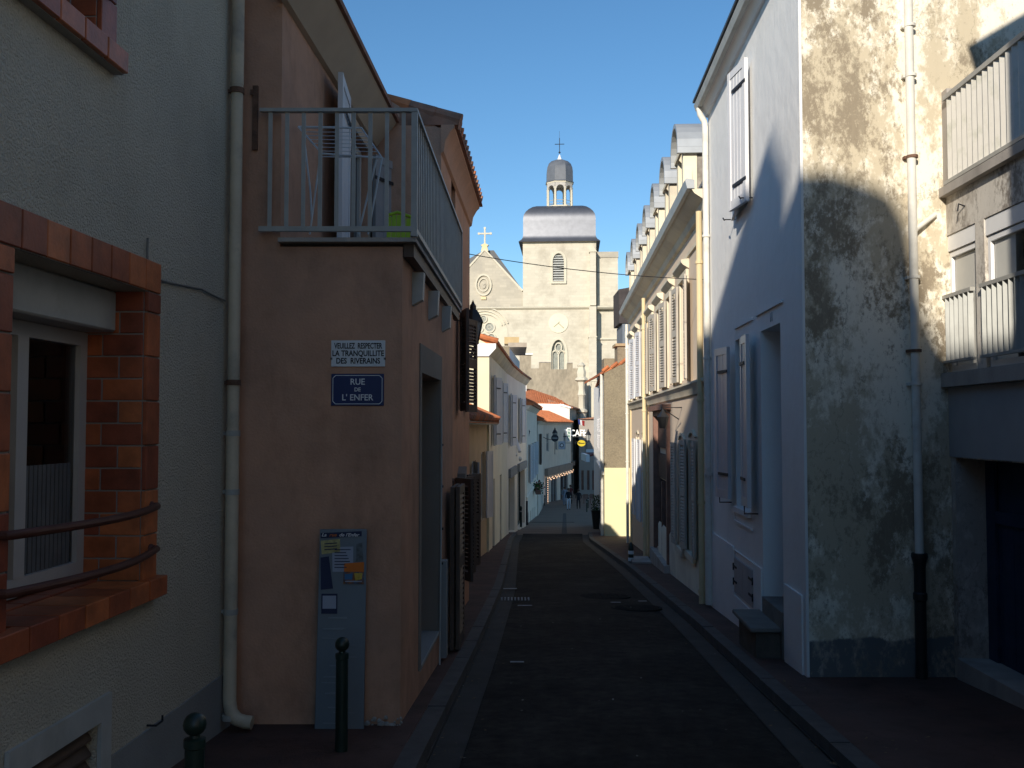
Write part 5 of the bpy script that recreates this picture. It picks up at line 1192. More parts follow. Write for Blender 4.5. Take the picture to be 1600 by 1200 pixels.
# next house with orange roof, shop lights
pC, pD = (1.62, 60.2), (3.0, 92.0)
r6, F6, L6 = row_house('cafe_house', 'long low house with dark shutters between the lantern house and the cafe front', pC, pD, 1.95, M('pale_grey_render', (.72,.64,.53), .9, .08, 1), 
    [(3.0,4.2,-.9,1.1),(12.0,13.2,-.9,1.1),(22,23.2,-.9,1.1),(1.6,2.8,-5.0,-2.6),(8.2,10.4,-5.6,-3.0),(16,19,-6.0,-3.4),(24,27,-6.4,-3.6)], tile_m)
r6b, F6b, L6b = row_house('cafe_house', 'low shop house with orange roof and glowing string lights under the cafe letters', (3.0, 92.0), (6.6, 108.0), 1.95, bpy.data.materials['pale_grey_render'], [(1.5,2.9,-.9,.9),(6.5,7.9,-.9,.9),(11.5,12.9,-.9,.9),(1.0,3.0,-6.6,-3.4),(4.0,7.6,-6.6,-3.4),(9.5,14.5,-6.8,-3.4)], tile_m)
for hu, s in ((3.0,-1),(4.2,1)): louvre(F6, hu, hu+s*.6, -.9, 1.1, .04, r6, shutb_m, .09, hingeu=hu, ang=.2)
MB().fb(F6b, .6, 15.6, -3.2, -2.5, .002, .35).build('shop_fascia', M('warm_fascia', (.30,.22,.17), .8, .2, 2), r6b)
sl_ = thing('string_lights', 'string of small warm lights along the cafe shop front', 'string lights', tuple(F6b.p(1, -3, .4)))
bulb = emit('warm_bulb', (1.0,.62,.38), 1.6); mb = MB(); wire = []
for i in range(34):
    t = i/33; u = .8+14.5*t; z = -3.35-.25*math.sin(9*PI*t)**2+.1*t; mb.ball(F6b.p(u, z, .45), .05, 5); wire.append(F6b.p(u, z+.03, .45))
for i in range(14): mb.ball(F6b.p(.7, -3.4-i*.2, .3), .045, 5); 
o = mb.build('bulbs', bulb, sl_, kind='stuff'); MB().tube(wire, .012, 4).build('wire', iron_m, sl_)
# white-gabled house with orange roof above
wg = thing('white_gable_house', 'house with sunlit white gable and bright orange pantile roof rising over the cafe roofs', 'house', (4, 82, g(82)))
YV = 110.0; FV = front(YV)
gx0, gx1 = P(838,640,YV).x, P(890,640,YV).x
zl, zr_, = P(846,632,YV).z, P(890,636,YV).z
MB().prism(FV, [(gx0-3,-7),(gx1,-7),(gx1,zr_),(P(880,631,YV).x,P(880,631.5,YV).z),(gx0-3,P(846,629.5,YV).z)], -14, 0).build('wall', M('gable_off_white', (.74,.72,.66), .85, .04, .8), wg)  # gable front is plain off-white, the side wall brown
MB().prism(FV, [(gx1-1.1,P(880,633,YV).z-.1),(gx1+.15,zr_-.15),(gx1+.15,zr_+.02),(gx1-1.1,P(880,632,YV).z+.1)], .002, .15).build('kneeler', white_m, wg)
# roof slope facing the viewer
q0 = P(800, 610, YV+6); R = [P(790,626,YV+.1), P(846,631.5,YV+.1), P(889,634.5,YV+.1), P(868,622,YV+4.4), P(831,609.5,YV+9), P(790,606,YV+9)]
mb = MB(); n = len(R); top = [x+Vector((0,0,.12)) for x in R]
mb.add(R+top, [list(range(n))[::-1], list(range(n, 2*n))]+[(i,(i+1)%n,n+(i+1)%n,n+i) for i in range(n)]); rfv = mb.build('roof', tile_m, wg, smooth=False)
mb = MB()
for i in range(20):
    t = i/19; x0 = P(812,630,YV).x+t*(P(880,630,YV).x-P(812,630,YV).x); pa_ = Vector((x0, YV+.1, P(846,630.5,YV).z+.03)); yt = YV+8.8-7.0*max(0, (t-.25)/.75); zt_ = P(831,609,YV+9).z+( -1.6*max(0,(t-.25)/.75)); pb2 = Vector((x0-.15, yt, zt_+.05)); mb.tube([pa_, pb2], .11, 6)
mb.build('roof_tiles', tile_m, rfv, kind='stuff')
FVs = Fr(gx1, YV, .16, 1, 1, -.16)
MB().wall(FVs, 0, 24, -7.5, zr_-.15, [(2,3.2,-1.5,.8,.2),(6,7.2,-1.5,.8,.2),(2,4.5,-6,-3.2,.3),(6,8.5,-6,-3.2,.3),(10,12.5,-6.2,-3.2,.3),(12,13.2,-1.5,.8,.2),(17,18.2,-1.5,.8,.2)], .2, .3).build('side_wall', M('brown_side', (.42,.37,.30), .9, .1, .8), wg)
MB().along(FVs, [(.4,zr_-.14),(.4,zr_-.02),(-2.5,zr_+.9),(-2.5,zr_-.14)], -.05, 24).build('side_roof', tileold_m, wg)
for a, b, c, d in ((2,3.2,-1.5,.8),(6,7.2,-1.5,.8),(2,4.5,-6,-3.2),(6,8.5,-6,-3.2),(10,12.5,-6.2,-3.2)): window(FVs, a+.02, b-.02, c+.02, d-.02, .18, wg, shutb_m, (2,1), fw=.1)
MB().fb(FVs, 1.5, 13, -3.0, -2.5, .002, .3).build('shop_fascia', bpy.data.materials['warm_fascia'], wg)
chimney(814, 822.5, 600, 612, YV+7, whitep_m, 'small white chimney with dark vent on the orange pantile roof', 1.0, M('chimney_cap', (.5,.48,.44), .9, .1, 3))

# hanging signs over the cafe
def vert_sign(px0, py0, px1, py1, Y, m, name, lab, cat, parent=None):
    a, b = P(px0, py1, Y), P(px1, py0, Y); o = thing(name, lab, cat, (a.x, Y, a.z)); MB().box(a.x, b.x, Y, Y+.15, a.z, b.z).build('panel', m, o, bevel=.02); return o, a, b
FQ = front(100)
cs = thing('cafe_sign', 'white projecting letters spelling CAFE above the far shop fronts', 'sign', tuple(P(900, 680, 100)))
fc = P(903.5, 677, 100); glow_w = emit('glowing_sign_white', (.9,.9,.88), .15); bk = MB().box(P(880,680,100).x, P(911,680,100).x, 100.08, 100.14, P(890,683,100).z, P(890,681.5,100).z).build('bar', iron_m, cs)  # white letters carry a faint glow, added in the material
text('CAFE', .94, FQ.mat(fc.x, fc.z, 0), glow_w, 'lettering', cs, .08, .78, .012)
text('T', .88, FQ.mat(P(884.5,676,100).x, P(884.5,676,100).z, 0), glow_w, 'lettering', cs, .08, .8, .01)
o, a, b = vert_sign(886, 668.5, 892, 689.5, 99.4, whitep_m, 'bar_sign', 'narrow upright white and green BAR sign left of the cafe letters', 'sign')
MB().box(a.x+.07, b.x-.09, 99.37, 99.398, a.z+.18, b.z-.12).build('green_field', M('sign_green', (.03,.16,.09), .5, .05, 3), o)
for i, ch_ in enumerate('BAR'): text(ch_, .36, front(99.36).mat((a.x+b.x)/2, b.z-.34-.36*i, 0), whitep_m, 'lettering', o, .01, .9, .005)
ys = thing('yellow_sign', 'yellow oval hanging sign below the cafe letters', 'sign', tuple(P(908, 693, 100.5)))
FY = front(100.5); c = P(908.5, 692.5, 100.5); mb = MB(); mb.disc(FY, c.x, c.z, .42, 0, .1, 20, .33); mb.build('panel', M('sign_yellow', (.55,.42,.02), .5, .06, 3), ys); MB().fb(FY, c.x-.30, c.x+.30, c.z-.05, c.z+.03, .101, .108).build('stripe', black_m, ys); MB().tube([FY.p(c.x-.4,c.z+.02,.05),FY.p(c.x-2.0,c.z+.02,.05)], .02, 5).build('bracket', iron_m, ys)
o, a, b = vert_sign(872.5, 689.5, 883, 702, 96, M('sign_paleblue', (.42,.46,.52), .5, .3, 6), 'square_sign', 'square pale blue hanging sign with dark emblem under the lantern', 'sign')
MB().disc(front(95.99), (a.x+b.x)/2, (a.z+b.z)/2, .20, .0, .01, 16).build('emblem', iron_m, o)
MB().disc(front(95.99), (a.x+b.x)/2, (a.z+b.z)/2, .13, .0105, .016, 16).build('emblem_centre', whitep_m, o)
L2 = P(867, 683, 88); 
rs = thing('round_sign', 'dark round sign on the pole beside the second lantern', 'sign', tuple(L2)); MB().disc(front(88), L2.x, P(867,684.5,88).z, .34, 0, .05, 20).build('plate', M('sign_dark', (.03,.035,.045), .5, .1, 3), rs); MB().fb(front(88), L2.x-.24, L2.x+.24, P(867,684.5,88).z-.03, P(867,684.5,88).z+.03, .051, .06).build('stripe', greyp_m, rs)
MB().tube([(L2.x,88.08,P(867,684.5,88).z),(L2.x+.0,88.08,P(867,710,88).z)], .03, 6).build('pole', iron_m, rs)
L2 = P(867, 676, 88.5); lantern((F6.p(27,0).x-.1, 88.6, L2.z-.3), (L2.x, 88.5, L2.z-.05), 1.4, 'second street lantern, above the dark round sign')
L3 = P(919, 680, 86); lantern((L3.x-1.2, 86, L3.z-.5), (L3.x, 86, L3.z), 1.5, 'farthest street lantern, right of the cafe letters')
fl = thing('flag_cluster', 'small blue, white and red flags on the shaded house above the cafe letters', 'flag', tuple(P(905,660,98)))
for i, (px, m) in enumerate(((903, M('flag_blue', (.03,.05,.22), .8, .1, 3)), (906, whitep_m), (909, M('flag_red', (.35,.03,.03), .8, .1, 3)))):
    a = P(px+1, 655+i, 98); MB().hexa([(a.x,98,a.z-.5),(a.x+.2,98.1,a.z-.6),(a.x+.22,98.13,a.z-.6),(a.x,98.03,a.z-.5),(a.x-.05,98,a.z),(a.x+.22,98.1,a.z-.05),(a.x+.24,98.13,a.z-.05),(a.x-.05,98.03,a.z)]).build('cloth', m, fl)

# bollards down the left edge
proto = thing('bollard', 'slim dark bollard nearest the cream house corner, left side of the paved street', 'bollard', (0,0,0), 'slim bollards along the far street')
MB().lathe((0,0,0), [(.07,-.05),(.05,.02),(.045,.80),(.055,.82),(.055,.88),(.02,.95)], 10).build('post', irong_m, proto, rel=False)
MB().lathe((0,0,.70), [(.050,0),(.050,.05)], 10).build('band', greyp_m, proto, rel=False)
bpos = [(820,820,'second slim bollard after the cream house corner'),(825,806,'slim bollard between the second and the lantern house window'),(837,797,'slim bollard below the geranium window box'),(842,794,'slim bollard just right of the geranium box'),(851,790,'slim bollard near the string lights'),(917,800,'slim bollard on the right side of the paved street, nearer of two'),(919,794,'slim bollard on the right side of the paved street, farther of two')]
x, y = onroad(814, 826); proto.location = (x, y, g(y))
for px, py, lab in bpos:
    x, y = onroad(px, py); dup(proto, (x, y, g(y)), None, lab, 'slim bollards along the far street')
x, y = onroad(812.5, 824); pbn = thing('advert_board', 'dark upright pavement board standing before the shop with dark front', 'pavement board', (x+.05, y+1.5, g(y)))
MB().box(x-.02, x+.36, y+1.2, y+1.28, g(y)+.1, g(y)+1.05).build('panel', M('board_blue_black', (.015,.015,.03), .4, .1, 3), pbn); MB().box(x-.04, x+.38, y+1.18, y+1.30, g(y)-.02, g(y)+.1).build('foot', iron_m, pbn)

# ================================================================== WEATHERED CRENELLATED WALL, STONE PINNACLE
YO = 122.0; FO = front(YO)
def X_(px, Y): return P(px, 600, Y).x
def Z_(py, Y, px=850): return P(px, py, Y).z
ow = thing('crenellated_wall', 'tall weathered brown gable wall with stepped top standing in front of the church', 'wall', (X_(855,YO), YO, -6))
pr_ = [(812,720),(812,554.5),(830,554.5),(830,575.5),(842.5,575.5),(842.5,566.5),(861,566.5),(861,577),(886.5,577),(886.5,567.5),(895,567.5),(895,575.5),(903,575.5),(905.5,640),(905.5,720)]
MB().prism(FO, [(X_(a,YO), Z_(b,YO,a)) for a, b in pr_], -1.2, 0).build('wall', harl2_m, ow)
MB().box(X_(812,YO)-.2, X_(831,YO)+.1, YO-.2, YO+1.3, Z_(554.4,YO), Z_(552,YO)).build('coping', whitep_m, ow)
for a, b, y_ in ((842.5,861,566.4),(886.5,895,567.4)): MB().box(X_(a,YO), X_(b,YO), YO-.08, YO+1.25, Z_(y_,YO)+.002, Z_(y_-1,YO)).build('coping_stone', conc_m, ow)
pn = thing('stone_pinnacle', 'carved stone pinnacle with scrolls at the right end of the weathered wall', 'pinnacle', (X_(908,YO-3), YO-3, -6))
Yp = YO-3; c = Vector((X_(908.5,Yp), Yp, 0))
prof = [(.50,-7),(.50,Z_(646,Yp)),(.75,Z_(644,Yp)),(.75,Z_(641,Yp)),(.42,Z_(638,Yp)),(.38,Z_(620,Yp)),(.55,Z_(617,Yp)),(.45,Z_(614,Yp)),(.36,Z_(606,Yp)),(.50,Z_(597,Yp)),(.85,Z_(594,Yp)),(.80,Z_(591.5,Yp)),(.55,Z_(589,Yp)),(.62,Z_(582,Yp)),(.42,Z_(574,Yp)),(.55,Z_(571,Yp)),(.12,Z_(566,Yp))]
MB().lathe(c, prof, 8, PI/8).build('shaft', stonet_m, pn)
MB().box(X_(912,Yp), X_(934,Yp), Yp+1, Yp+1.8, Z_(595.5,Yp), Z_(593,Yp)).build('cross_cornice', stonet_m, pn)
for a in (914, 925): MB().box(X_(a,Yp), X_(a+4,Yp), Yp+1, Yp+1.6, -7, Z_(596,Yp)).build('pier', stonet_m, pn)

# ================================================================== CHURCH
YC = 130.0; th = math.radians(3.5)
oc = P(817, 600, YC)
FCh = Fr(oc.x, oc.y, math.cos(th), -math.sin(th), -math.sin(th), -math.cos(th))
K = lambda px, py, d=0: FCh.at(px, py, d)
kx = lambda px, d=0: FCh.at(px, 550, d)[0]; kz = lambda py, px=870, d=0: FCh.at(px, py, d)[1]
cu_ = thing('church', 'large sunlit stone church closing the street, square tower with slate dome and lantern', 'church', (oc.x+4, oc.y+4, -6.8))
# lower body, string course, tower shaft
TD = 9.8
gw_ = (kx(862), kx(883)); gz = (kz(577), kz(541)); lw_ = (kx(864.5), kx(881.5)); lz = (kz(440), kz(405))
def arch_wall(F, u0, u1, z0, z1, oz, thick, mat, par, name, rec=.5):
    """wall with pointed-arch openings oz=[(ua,ub,za,spring,apex)]"""
    mb = MB(); us_ = sorted(oz)
    cur = u0
    def q(poly): mb.add([F.p(a, b) for a, b in poly], [list(range(len(poly)))])
    for (a, b, za, sp, ap) in us_:
        q([(cur,z0),(a,z0),(a,z1),(cur,z1)]); q([(a,z0),(b,z0),(b,za),(a,za)])
        n = 10; c = (a+b)/2; L = []; 
        for i in range(n+1):
            t = i/n; L.append((a+(c-a)*(1-math.cos(t*PI/2)), sp+(ap-sp)*math.sin(t*PI/2)))
        Rr = [(2*c-x, y) for x, y in L][::-1]
        for (p, r) in zip(L+Rr[1:], (L+Rr[1:])[1:]): q([p, r, (r[0], z1), (p[0], z1)])
        q([(a,sp),(a,z1),(a,z1)]) if False else None
        path = [(a,za),(a,sp)]+L[1:]+Rr[1:]+[(b,za)]
        for p, r in zip(path, path[1:]+path[:1]): mb.add([F.p(*p), F.p(*r), F.p(*r, -rec), F.p(*p, -rec)], [(0,1,2,3)])
        cur = b
    q([(cur,z0),(u1,z0),(u1,z1),(cur,z1)])
    qv = [F.p(u0,z0),F.p(u1,z0),F.p(u1,z1),F.p(u0,z1),F.p(u0,z0,-thick),F.p(u1,z0,-thick),F.p(u1,z1,-thick),F.p(u0,z1,-thick)]
    mb.add(qv, [(0,1,5,4),(1,2,6,5),(2,3,7,6),(3,0,4,7),(4,5,6,7)])
    return mb.build(name, mat, par, smooth=False)
xR, xL = kx(932), kx(700)
zstr = kz(481)
arch_wall(FCh, xL, xR, -8, zstr-.25, [(gw_[0], gw_[1], gz[0], kz(553), kz(531.5))], 12, church_m, cu_, 'lower_wall')
arch_wall(FCh, kx(817), kx(932), zstr+.25, kz(378.5), [(lw_[0], lw_[1], lz[0], kz(409), kz(396.5))], TD, church_m, cu_, 'tower_wall')
MB().along(FCh, [(0,zstr-.249),(.25,zstr-.10),(.35,zstr+.02),(.35,zstr+.12),(.02,zstr+.249),(0,zstr+.249)], xL, kx(966)).build('string_course', stonet_m, cu_)
def label_mould(u0, u1, zb_, sp, ap, par, w=.35):
    c = (u0+u1)/2; n = 10; mb = MB(); path = [(u0-w,zb_),(u0-w,sp)]
    out_, inn = [], []
    for s, off in ((1, w), (1, .05)):
        L = []
        for i in range(n+1):
            t = i/n; L.append(((u0-off)+(c-(u0-off))*(1-math.cos(t*PI/2)), sp+(ap+off-sp)*math.sin(t*PI/2)))
        R2 = [(2*c-x, y) for x, y in L][::-1]; pth = [(u0-off,zb_)]+L+R2[1:]+[(u1+off,zb_)]; (out_ if off == w else inn).extend(pth)
    for (a, b, c2, d2) in zip(out_, out_[1:], inn[1:], inn):
        mb.hexa([FCh.p(*a,.002),FCh.p(*b,.002),FCh.p(*c2,.002),FCh.p(*d2,.002),FCh.p(*a,.18),FCh.p(*b,.18),FCh.p(*c2,.18),FCh.p(*d2,.18)])
    return mb.build('window_moulding', stonet_m, par)
label_mould(gw_[0], gw_[1], gz[0], kz(553), kz(531.5), cu_); label_mould(lw_[0], lw_[1], lz[0], kz(409), kz(396.5), cu_)
MB().fb(FCh, lw_[0]-.3, lw_[1]+.3, lz[0]-.3, lz[0], .002, .25).build('window_sill', stonet_m, cu_)
# louvres
mb = MB().fb(FCh, lw_[0], lw_[1], lz[0], kz(396), -.48, -.45).build('belfry_opening', dark_m, cu_)
nl_ = 11
for i in range(nl_):
    z = lz[0]+.1+i*(kz(398)-lz[0])/nl_; cc = (lw_[0]+lw_[1])/2; hw = (lw_[1]-lw_[0])/2
    sp = kz(409); ap = kz(396.5)
    if z > sp: hw *= math.sqrt(max(.05, 1-((z-sp)/(ap-sp))**2))
    q = [FCh.p(cc-hw,z,.02),FCh.p(cc+hw,z,.02),FCh.p(cc+hw,z+.20,-.35),FCh.p(cc-hw,z+.20,-.35)]; MB().hexa(q+[x+Vector((0,0,.09)) for x in q]).build('louvre_slat', greyp_m, mb)
# gothic window: glass, mullions, tracery
gl = MB().fb(FCh, gw_[0], gw_[1], gz[0], kz(531), -.46, -.42).build('window', leaded_m, cu_)
cc = (gw_[0]+gw_[1])/2; W2 = (gw_[1]-gw_[0])
mb = MB(); mb.fb(FCh, cc-.09, cc+.09, gz[0], kz(551), -.40, -.15); mb.fb(FCh, gw_[0], gw_[0]+.12, gz[0], kz(548), -.40, -.15); mb.fb(FCh, gw_[1]-.12, gw_[1], gz[0], kz(548), -.40, -.15)
for s in (-1, 1): mb.arc(FCh, cc+s*W2/4, kz(553), W2/4-.16, W2/4, 0, PI, -.40, -.15, 10, 1.2)
mb.ring(FCh, cc, kz(542.5), W2*.20, W2*.28, -.40, -.15, 18, 1.35); mb.build('tracery', stonet_m, gl)
# clock
ck = MB().disc(FCh, *K(872.5, 505), 1.33, .002, .10, 32).build('clock_face', M('clock_white', (.66,.61,.48), .8, .05, 1), cu_)
cu0, cz0 = K(872.5, 505); mb = MB()
for ang, ln in ((-.75, 1.0), (-2.45, .8), (.9, .25)):
    dx, dz_ = math.cos(ang), math.sin(ang); nx, nz = -dz_*.035, dx*.035
    q = [(cu0-nx,cz0-nz),(cu0+dx*ln-nx,cz0+dz_*ln-nz),(cu0+dx*ln+nx,cz0+dz_*ln+nz),(cu0+nx,cz0+nz)]; mb.hexa([FCh.p(*p,.105) for p in q]+[FCh.p(*p,.13) for p in q])
mb.build('clock_hands', M('hand_green', (.25,.24,.14), .6, .1, 3), ck)
# buttresses and right-hand turret
def block(px0, px1, py0, py1, d0, d1, m, name, z0=None):
    return MB().fb(FCh, kx(px0), kx(px1), kz(py1) if z0 is None else z0, kz(py0), d0, d1).build(name, m, cu_, smooth=False)
b1 = MB().fb(FCh, kx(920.5), kx(931.5), -8, kz(481), .002, 1.5).build('buttress', church_m, cu_)
b2 = MB().fb(FCh, kx(922), kx(931.5), zstr+.2, kz(396), .002, .9).build('buttress', church_m, cu_)
for (pxa, pxb, py, d1) in ((920.5,931.5,529,1.9),(922.5,931.5,396,1.0)):
    u0, u1 = kx(pxa)-.15, kx(pxb)+.15; MB().prism(FCh, [(u0,kz(py)),(u1,kz(py)),((u0+u1)/2,kz(py-9))], .0, d1).build('buttress_gablet', stonet_m, cu_)
MB().prism(FCh, [(kx(919.5),-8),(kx(931.5),-8),(kx(931.5),kz(529)),(kx(919.5),kz(529))], 1.502, 1.85).build('buttress_base', church_m, cu_)
F_t = FCh
mb = MB().fb(FCh, kx(933.5), kx(966.5), kz(529), kz(395), -7, -.6).build('stair_turret', church_m, cu_, smooth=False)
MB().fb(FCh, kx(932.6), kx(967.3), kz(402), kz(393), -7.1, -.5).build('turret_parapet', church2_m, cu_, smooth=False)
MB().along(FCh, [(-.6,zstr-.2),(-.25,zstr-.05),(-.25,zstr+.1),(-.6,zstr+.2)], kx(932.5), kx(969)).build('string_course', stonet_m, cu_)
MB().fb(FCh, kx(932.1), kx(975), -8, kz(531), -8, -.3).build('lower_wall', church_m, cu_, smooth=False)
MB().fb(FCh, kx(932.2), kx(976), kz(530.9), kz(528.5), -8, -.05).build('string_course', stonet_m, cu_)
MB().fb(FCh, kx(968.5), kx(975), kz(528), kz(520), -6, -.4).build('parapet_block', church_m, cu_); 
MB().ball(FCh.p(kx(972), kz(516.5), -.8), .35, 10).build('ball_finial', stonet_m, cu_)
# tower cornice, square bell-shaped dome
cxt = (kx(817)+kx(932))/2; dct = -TD/2
c0 = FCh.p(cxt, 0, dct); halfw = (kx(932)-kx(817))/2
def sq_lathe(profile, mat, name, seg=1, n=4, rot=None):
    mb = MB(); vs = []; k = len(profile)
    for hw, z in profile:
        if n == 4: pts = [(-hw,-hw),(hw,-hw),(hw,hw),(-hw,hw)]
        for a, b in pts: vs.append(FCh.p(cxt+a, z, dct-b*TD/2/halfw))
    fs = [(0,1,2,3)[::-1], tuple((k-1)*4+j for j in range(4))]
    for i in range(k-1):
        for j in range(4): fs.append((i*4+j, i*4+(j+1)%4, (i+1)*4+(j+1)%4, (i+1)*4+j))
    return mb.add(vs, fs).build(name, mat, cu_)
zc_ = kz(378.5)
pxw = lambda w_: w_/118*2*halfw/2
sq_lathe([(halfw+.02,zc_+.0),(halfw+.25,zc_+.10),(halfw+.30,zc_+.22),(halfw+.30,zc_+.24)], stonet_m, 'tower_cornice')
H = lambda py: kz(py)
dp_ = [(62.5,378),(61.0,376.5),(58.0,374),(56.2,370.5),(55.6,367),(55.6,345),(55.4,339),(54.3,334),(51.5,329),(47,324),(41,319.5),(35,317),(28,315.5),(24,315)]
sc = halfw/57.5
dome = sq_lathe([((w_+1.5)*sc, H(y_)) for w_, y_ in dp_], slated_m, 'dome')
# lantern with eight piers and small dome
zl0, zl1, zl2 = H(315.2), H(273), H(236)
MB().lathe(c0, [(2.35,zl0-.1),(2.35,zl0+.22),(2.1,zl0+.24)], 8, PI/8).build('lantern_base', stonet_m, cu_)
R_l = 1.78
for j in range(8):
    a = PI/8+j*PI/4; p = c0+Vector((R_l*math.cos(a), R_l*math.sin(a), 0)); MB().lathe(p, [(.20,zl0+.2),(.17,zl0+.4),(.17,zl1-.9),(.22,zl1-.8)], 6).build('lantern_column', stonet_m, cu_)
    b_ = a+PI/4; q_ = c0+Vector((R_l*math.cos(b_), R_l*math.sin(b_), 0)); d_ = (q_-p); L = d_.length; d_.normalize(); Fa = Fr(p.x, p.y, d_.x, d_.y, math.cos((a+b_)/2), math.sin((a+b_)/2))
    mb = MB(); mb.arc(Fa, L/2, zl1-1.05, L/2-.17, L/2+.0, 0, PI, -.15, .15, 8); 
    n_ = 8
    for i in range(n_):
        x0 = L/2+ (L/2)*math.cos(PI*i/n_); x1 = L/2+(L/2)*math.cos(PI*(i+1)/n_); y0_ = zl1-1.05+(L/2)*math.sin(PI*i/n_); y1_ = zl1-1.05+(L/2)*math.sin(PI*(i+1)/n_)
        mb.hexa([Fa.p(x0,y0_,-.14),Fa.p(x1,y1_,-.14),Fa.p(x1,y1_,.14),Fa.p(x0,y0_,.14),Fa.p(x0,zl1-.2,-.14),Fa.p(x1,zl1-.2,-.14),Fa.p(x1,zl1-.2,.14),Fa.p(x0,zl1-.2,.14)])
    mb.build('lantern_arch', M('lantern_wood', (.42,.40,.37), .8, .2, 2) if j == 0 else bpy.data.materials['lantern_wood'], cu_)
    mb = MB(); mb.tube([p+Vector((0,0,zl0+1.05)), q_+Vector((0,0,zl0+1.05))], .04, 5); mb.tube([p+Vector((0,0,zl0+.65)), q_+Vector((0,0,zl0+.65))], .03, 5); mb.build('lantern_rail', steel_m, cu_)
MB().lathe(c0, [(1.95,zl1-.22),(2.02,zl1-.05),(2.02,zl1+.0)], 8, PI/8).build('lantern_cornice', stonet_m, cu_)
MB().lathe(c0, [(2.12,zl1+.002),(2.0,zl1+.14),(1.98,zl1+1.6),(1.9,zl1+2.15),(1.66,zl1+2.7),(1.25,zl1+3.1),(.7,zl1+3.32),(.1,zl1+3.38)], 8, PI/8).build('lantern_dome', M('slate_lantern', (.115,.125,.145), .45, .12, 2, spec=.5), cu_)
MB().lathe(c0, [(.62,zl2-.15),(.40,zl2+.12),(.20,zl2+.45),(.08,zl2+.85)], 8).build('finial_cone', whitep_m, cu_)
MB().ball(c0+Vector((0,0,H(222.5))), .15, 10).build('finial_ball', iron_m, cu_)
mb = MB(); zx = H(209); mb.tube([c0+Vector((0,0,H(224))), c0+Vector((0,0,H(199)))], .055, 6); mb.tube([FCh.p(cxt-.68,zx,dct), FCh.p(cxt+.68,zx,dct)], .05, 6); mb.tube([c0+Vector((0,0,H(199))), c0+Vector((0,0,H(188)))], .018, 5); mb.build('tower_cross', iron_m, cu_)
# nave gable on the left
ng = [(700,479),(817,479),(817,455),(757,391),(700,452)]
apx, apz = K(757, 391.5)
MB().prism(FCh, [(kx(697),zstr+.25),(kx(816.8),zstr+.25),(kx(816.8),kz(456)),(apx,apz),(kx(697),kz(456))], -.9, -.25).build('nave_gable', church2_m, cu_, smooth=False)
rk = MB()
for s in (-1, 1):
    a = (apx, apz+.05); b = (apx+s*(kx(815)-apx), kz(454.5))
    v = Vector((b[0]-a[0], b[1]-a[1])).normalized(); nn = Vector((-v.y, v.x))*(.28 if s < 0 else -.28)
    if nn.y < 0: nn = -nn
    rk.hexa([FCh.p(a[0],a[1],-.95),FCh.p(b[0],b[1],-.95),FCh.p(b[0]+nn.x,b[1]+nn.y,-.95),FCh.p(a[0],a[1]+.32,-.95),FCh.p(a[0],a[1],-.15),FCh.p(b[0],b[1],-.15),FCh.p(b[0]+nn.x,b[1]+nn.y,-.15),FCh.p(a[0],a[1]+.32,-.15)])
rk.build('gable_coping', stonet_m, cu_)
MB().prism(FCh, [(kx(697)-6,kz(458)),(kx(821),kz(458)),(apx+1.2,kz(388)),(apx-.2,kz(388))], -40, -.96).build('nave_roof', slate_m, cu_)
mb = MB(); uo, zo = K(755.5, 445); mb.ring(FCh, uo, zo, .95, 1.12, -.25, -.02, 28, 1.35); mb.ring(FCh, uo, zo, .60, .70, -.25, -.08, 24, 1.35); mb.build('medallion', stonet_m, cu_)
mb = MB(); mb.disc(FCh, uo, zo-.05, .30, -.25, -.10, 16, .45); mb.disc(FCh, uo+.02, zo+.12, .15, -.10, -.02, 12); mb.build('medallion_carving', church2_m, cu_)
MB().fb(FCh, uo-.35, uo+.35, zo-2.0, zo-1.6, -.25, -.05).build('medallion_bracket', ystone_m, cu_)
ux, zx0 = K(757, 391); mb = MB(); mb.prism(FCh, [(ux-.5,zx0-.1),(ux+.5,zx0-.1),(ux+.35,zx0+.6),(ux+.55,zx0+.75),(ux+.2,zx0+.95),(ux-.2,zx0+.95),(ux-.55,zx0+.75),(ux-.35,zx0+.6)], -.8, -.2); mb.build('cross_base', ystone_m, cu_)
mb = MB(); zc2 = kz(362.5); s_ = .10
mb.fb(FCh, ux-s_, ux+s_, zx0+.95, kz(354), -.6, -.4); mb.fb(FCh, ux-.80, ux-s_, zc2-.1, zc2+.1, -.6, -.4); mb.fb(FCh, ux+s_, ux+.80, zc2-.1, zc2+.1, -.6, -.4)
for a, b in ((ux-.82,zc2),(ux+.82,zc2),(ux,kz(354))): mb.disc(FCh, a, b, .17, -.61, -.39, 8)
mb.build('gable_cross', stonet_m, cu_)
# rose tracery window at the left, partly behind roofs
tr = MB().disc(FCh, *K(757, 522), 3.2, -.02, .05, 32).build('tracery_window', stonet_m, cu_)
for px, py, r_ in ((755.5,498.5,.44),(765,511.5,.62),(747.5,512,.62),(768,527.5,.50),(756,528,.62)):
    u, z = K(px, py); MB().disc(FCh, u, z, r_, .052, .07, 20).build('roundel_glass', leaded_m, tr); MB().ring(FCh, u, z, r_*.92, r_*1.25, .051, .22, 20).build('roundel_ring', stonet_m, tr)
    MB().ring(FCh, u, z, r_*.35, r_*.45, .0705, .12, 14).build('roundel_tracery', stonet_m, tr)
mb = MB(); u, z = K(757, 520)
for r_ in (2.5, 2.9, 3.35): mb.arc(FCh, u, z, r_, r_+.16, .12*PI, .88*PI, .051, .18+.02*r_, 18)
mb.build('arch_mouldings', stonet_m, tr)
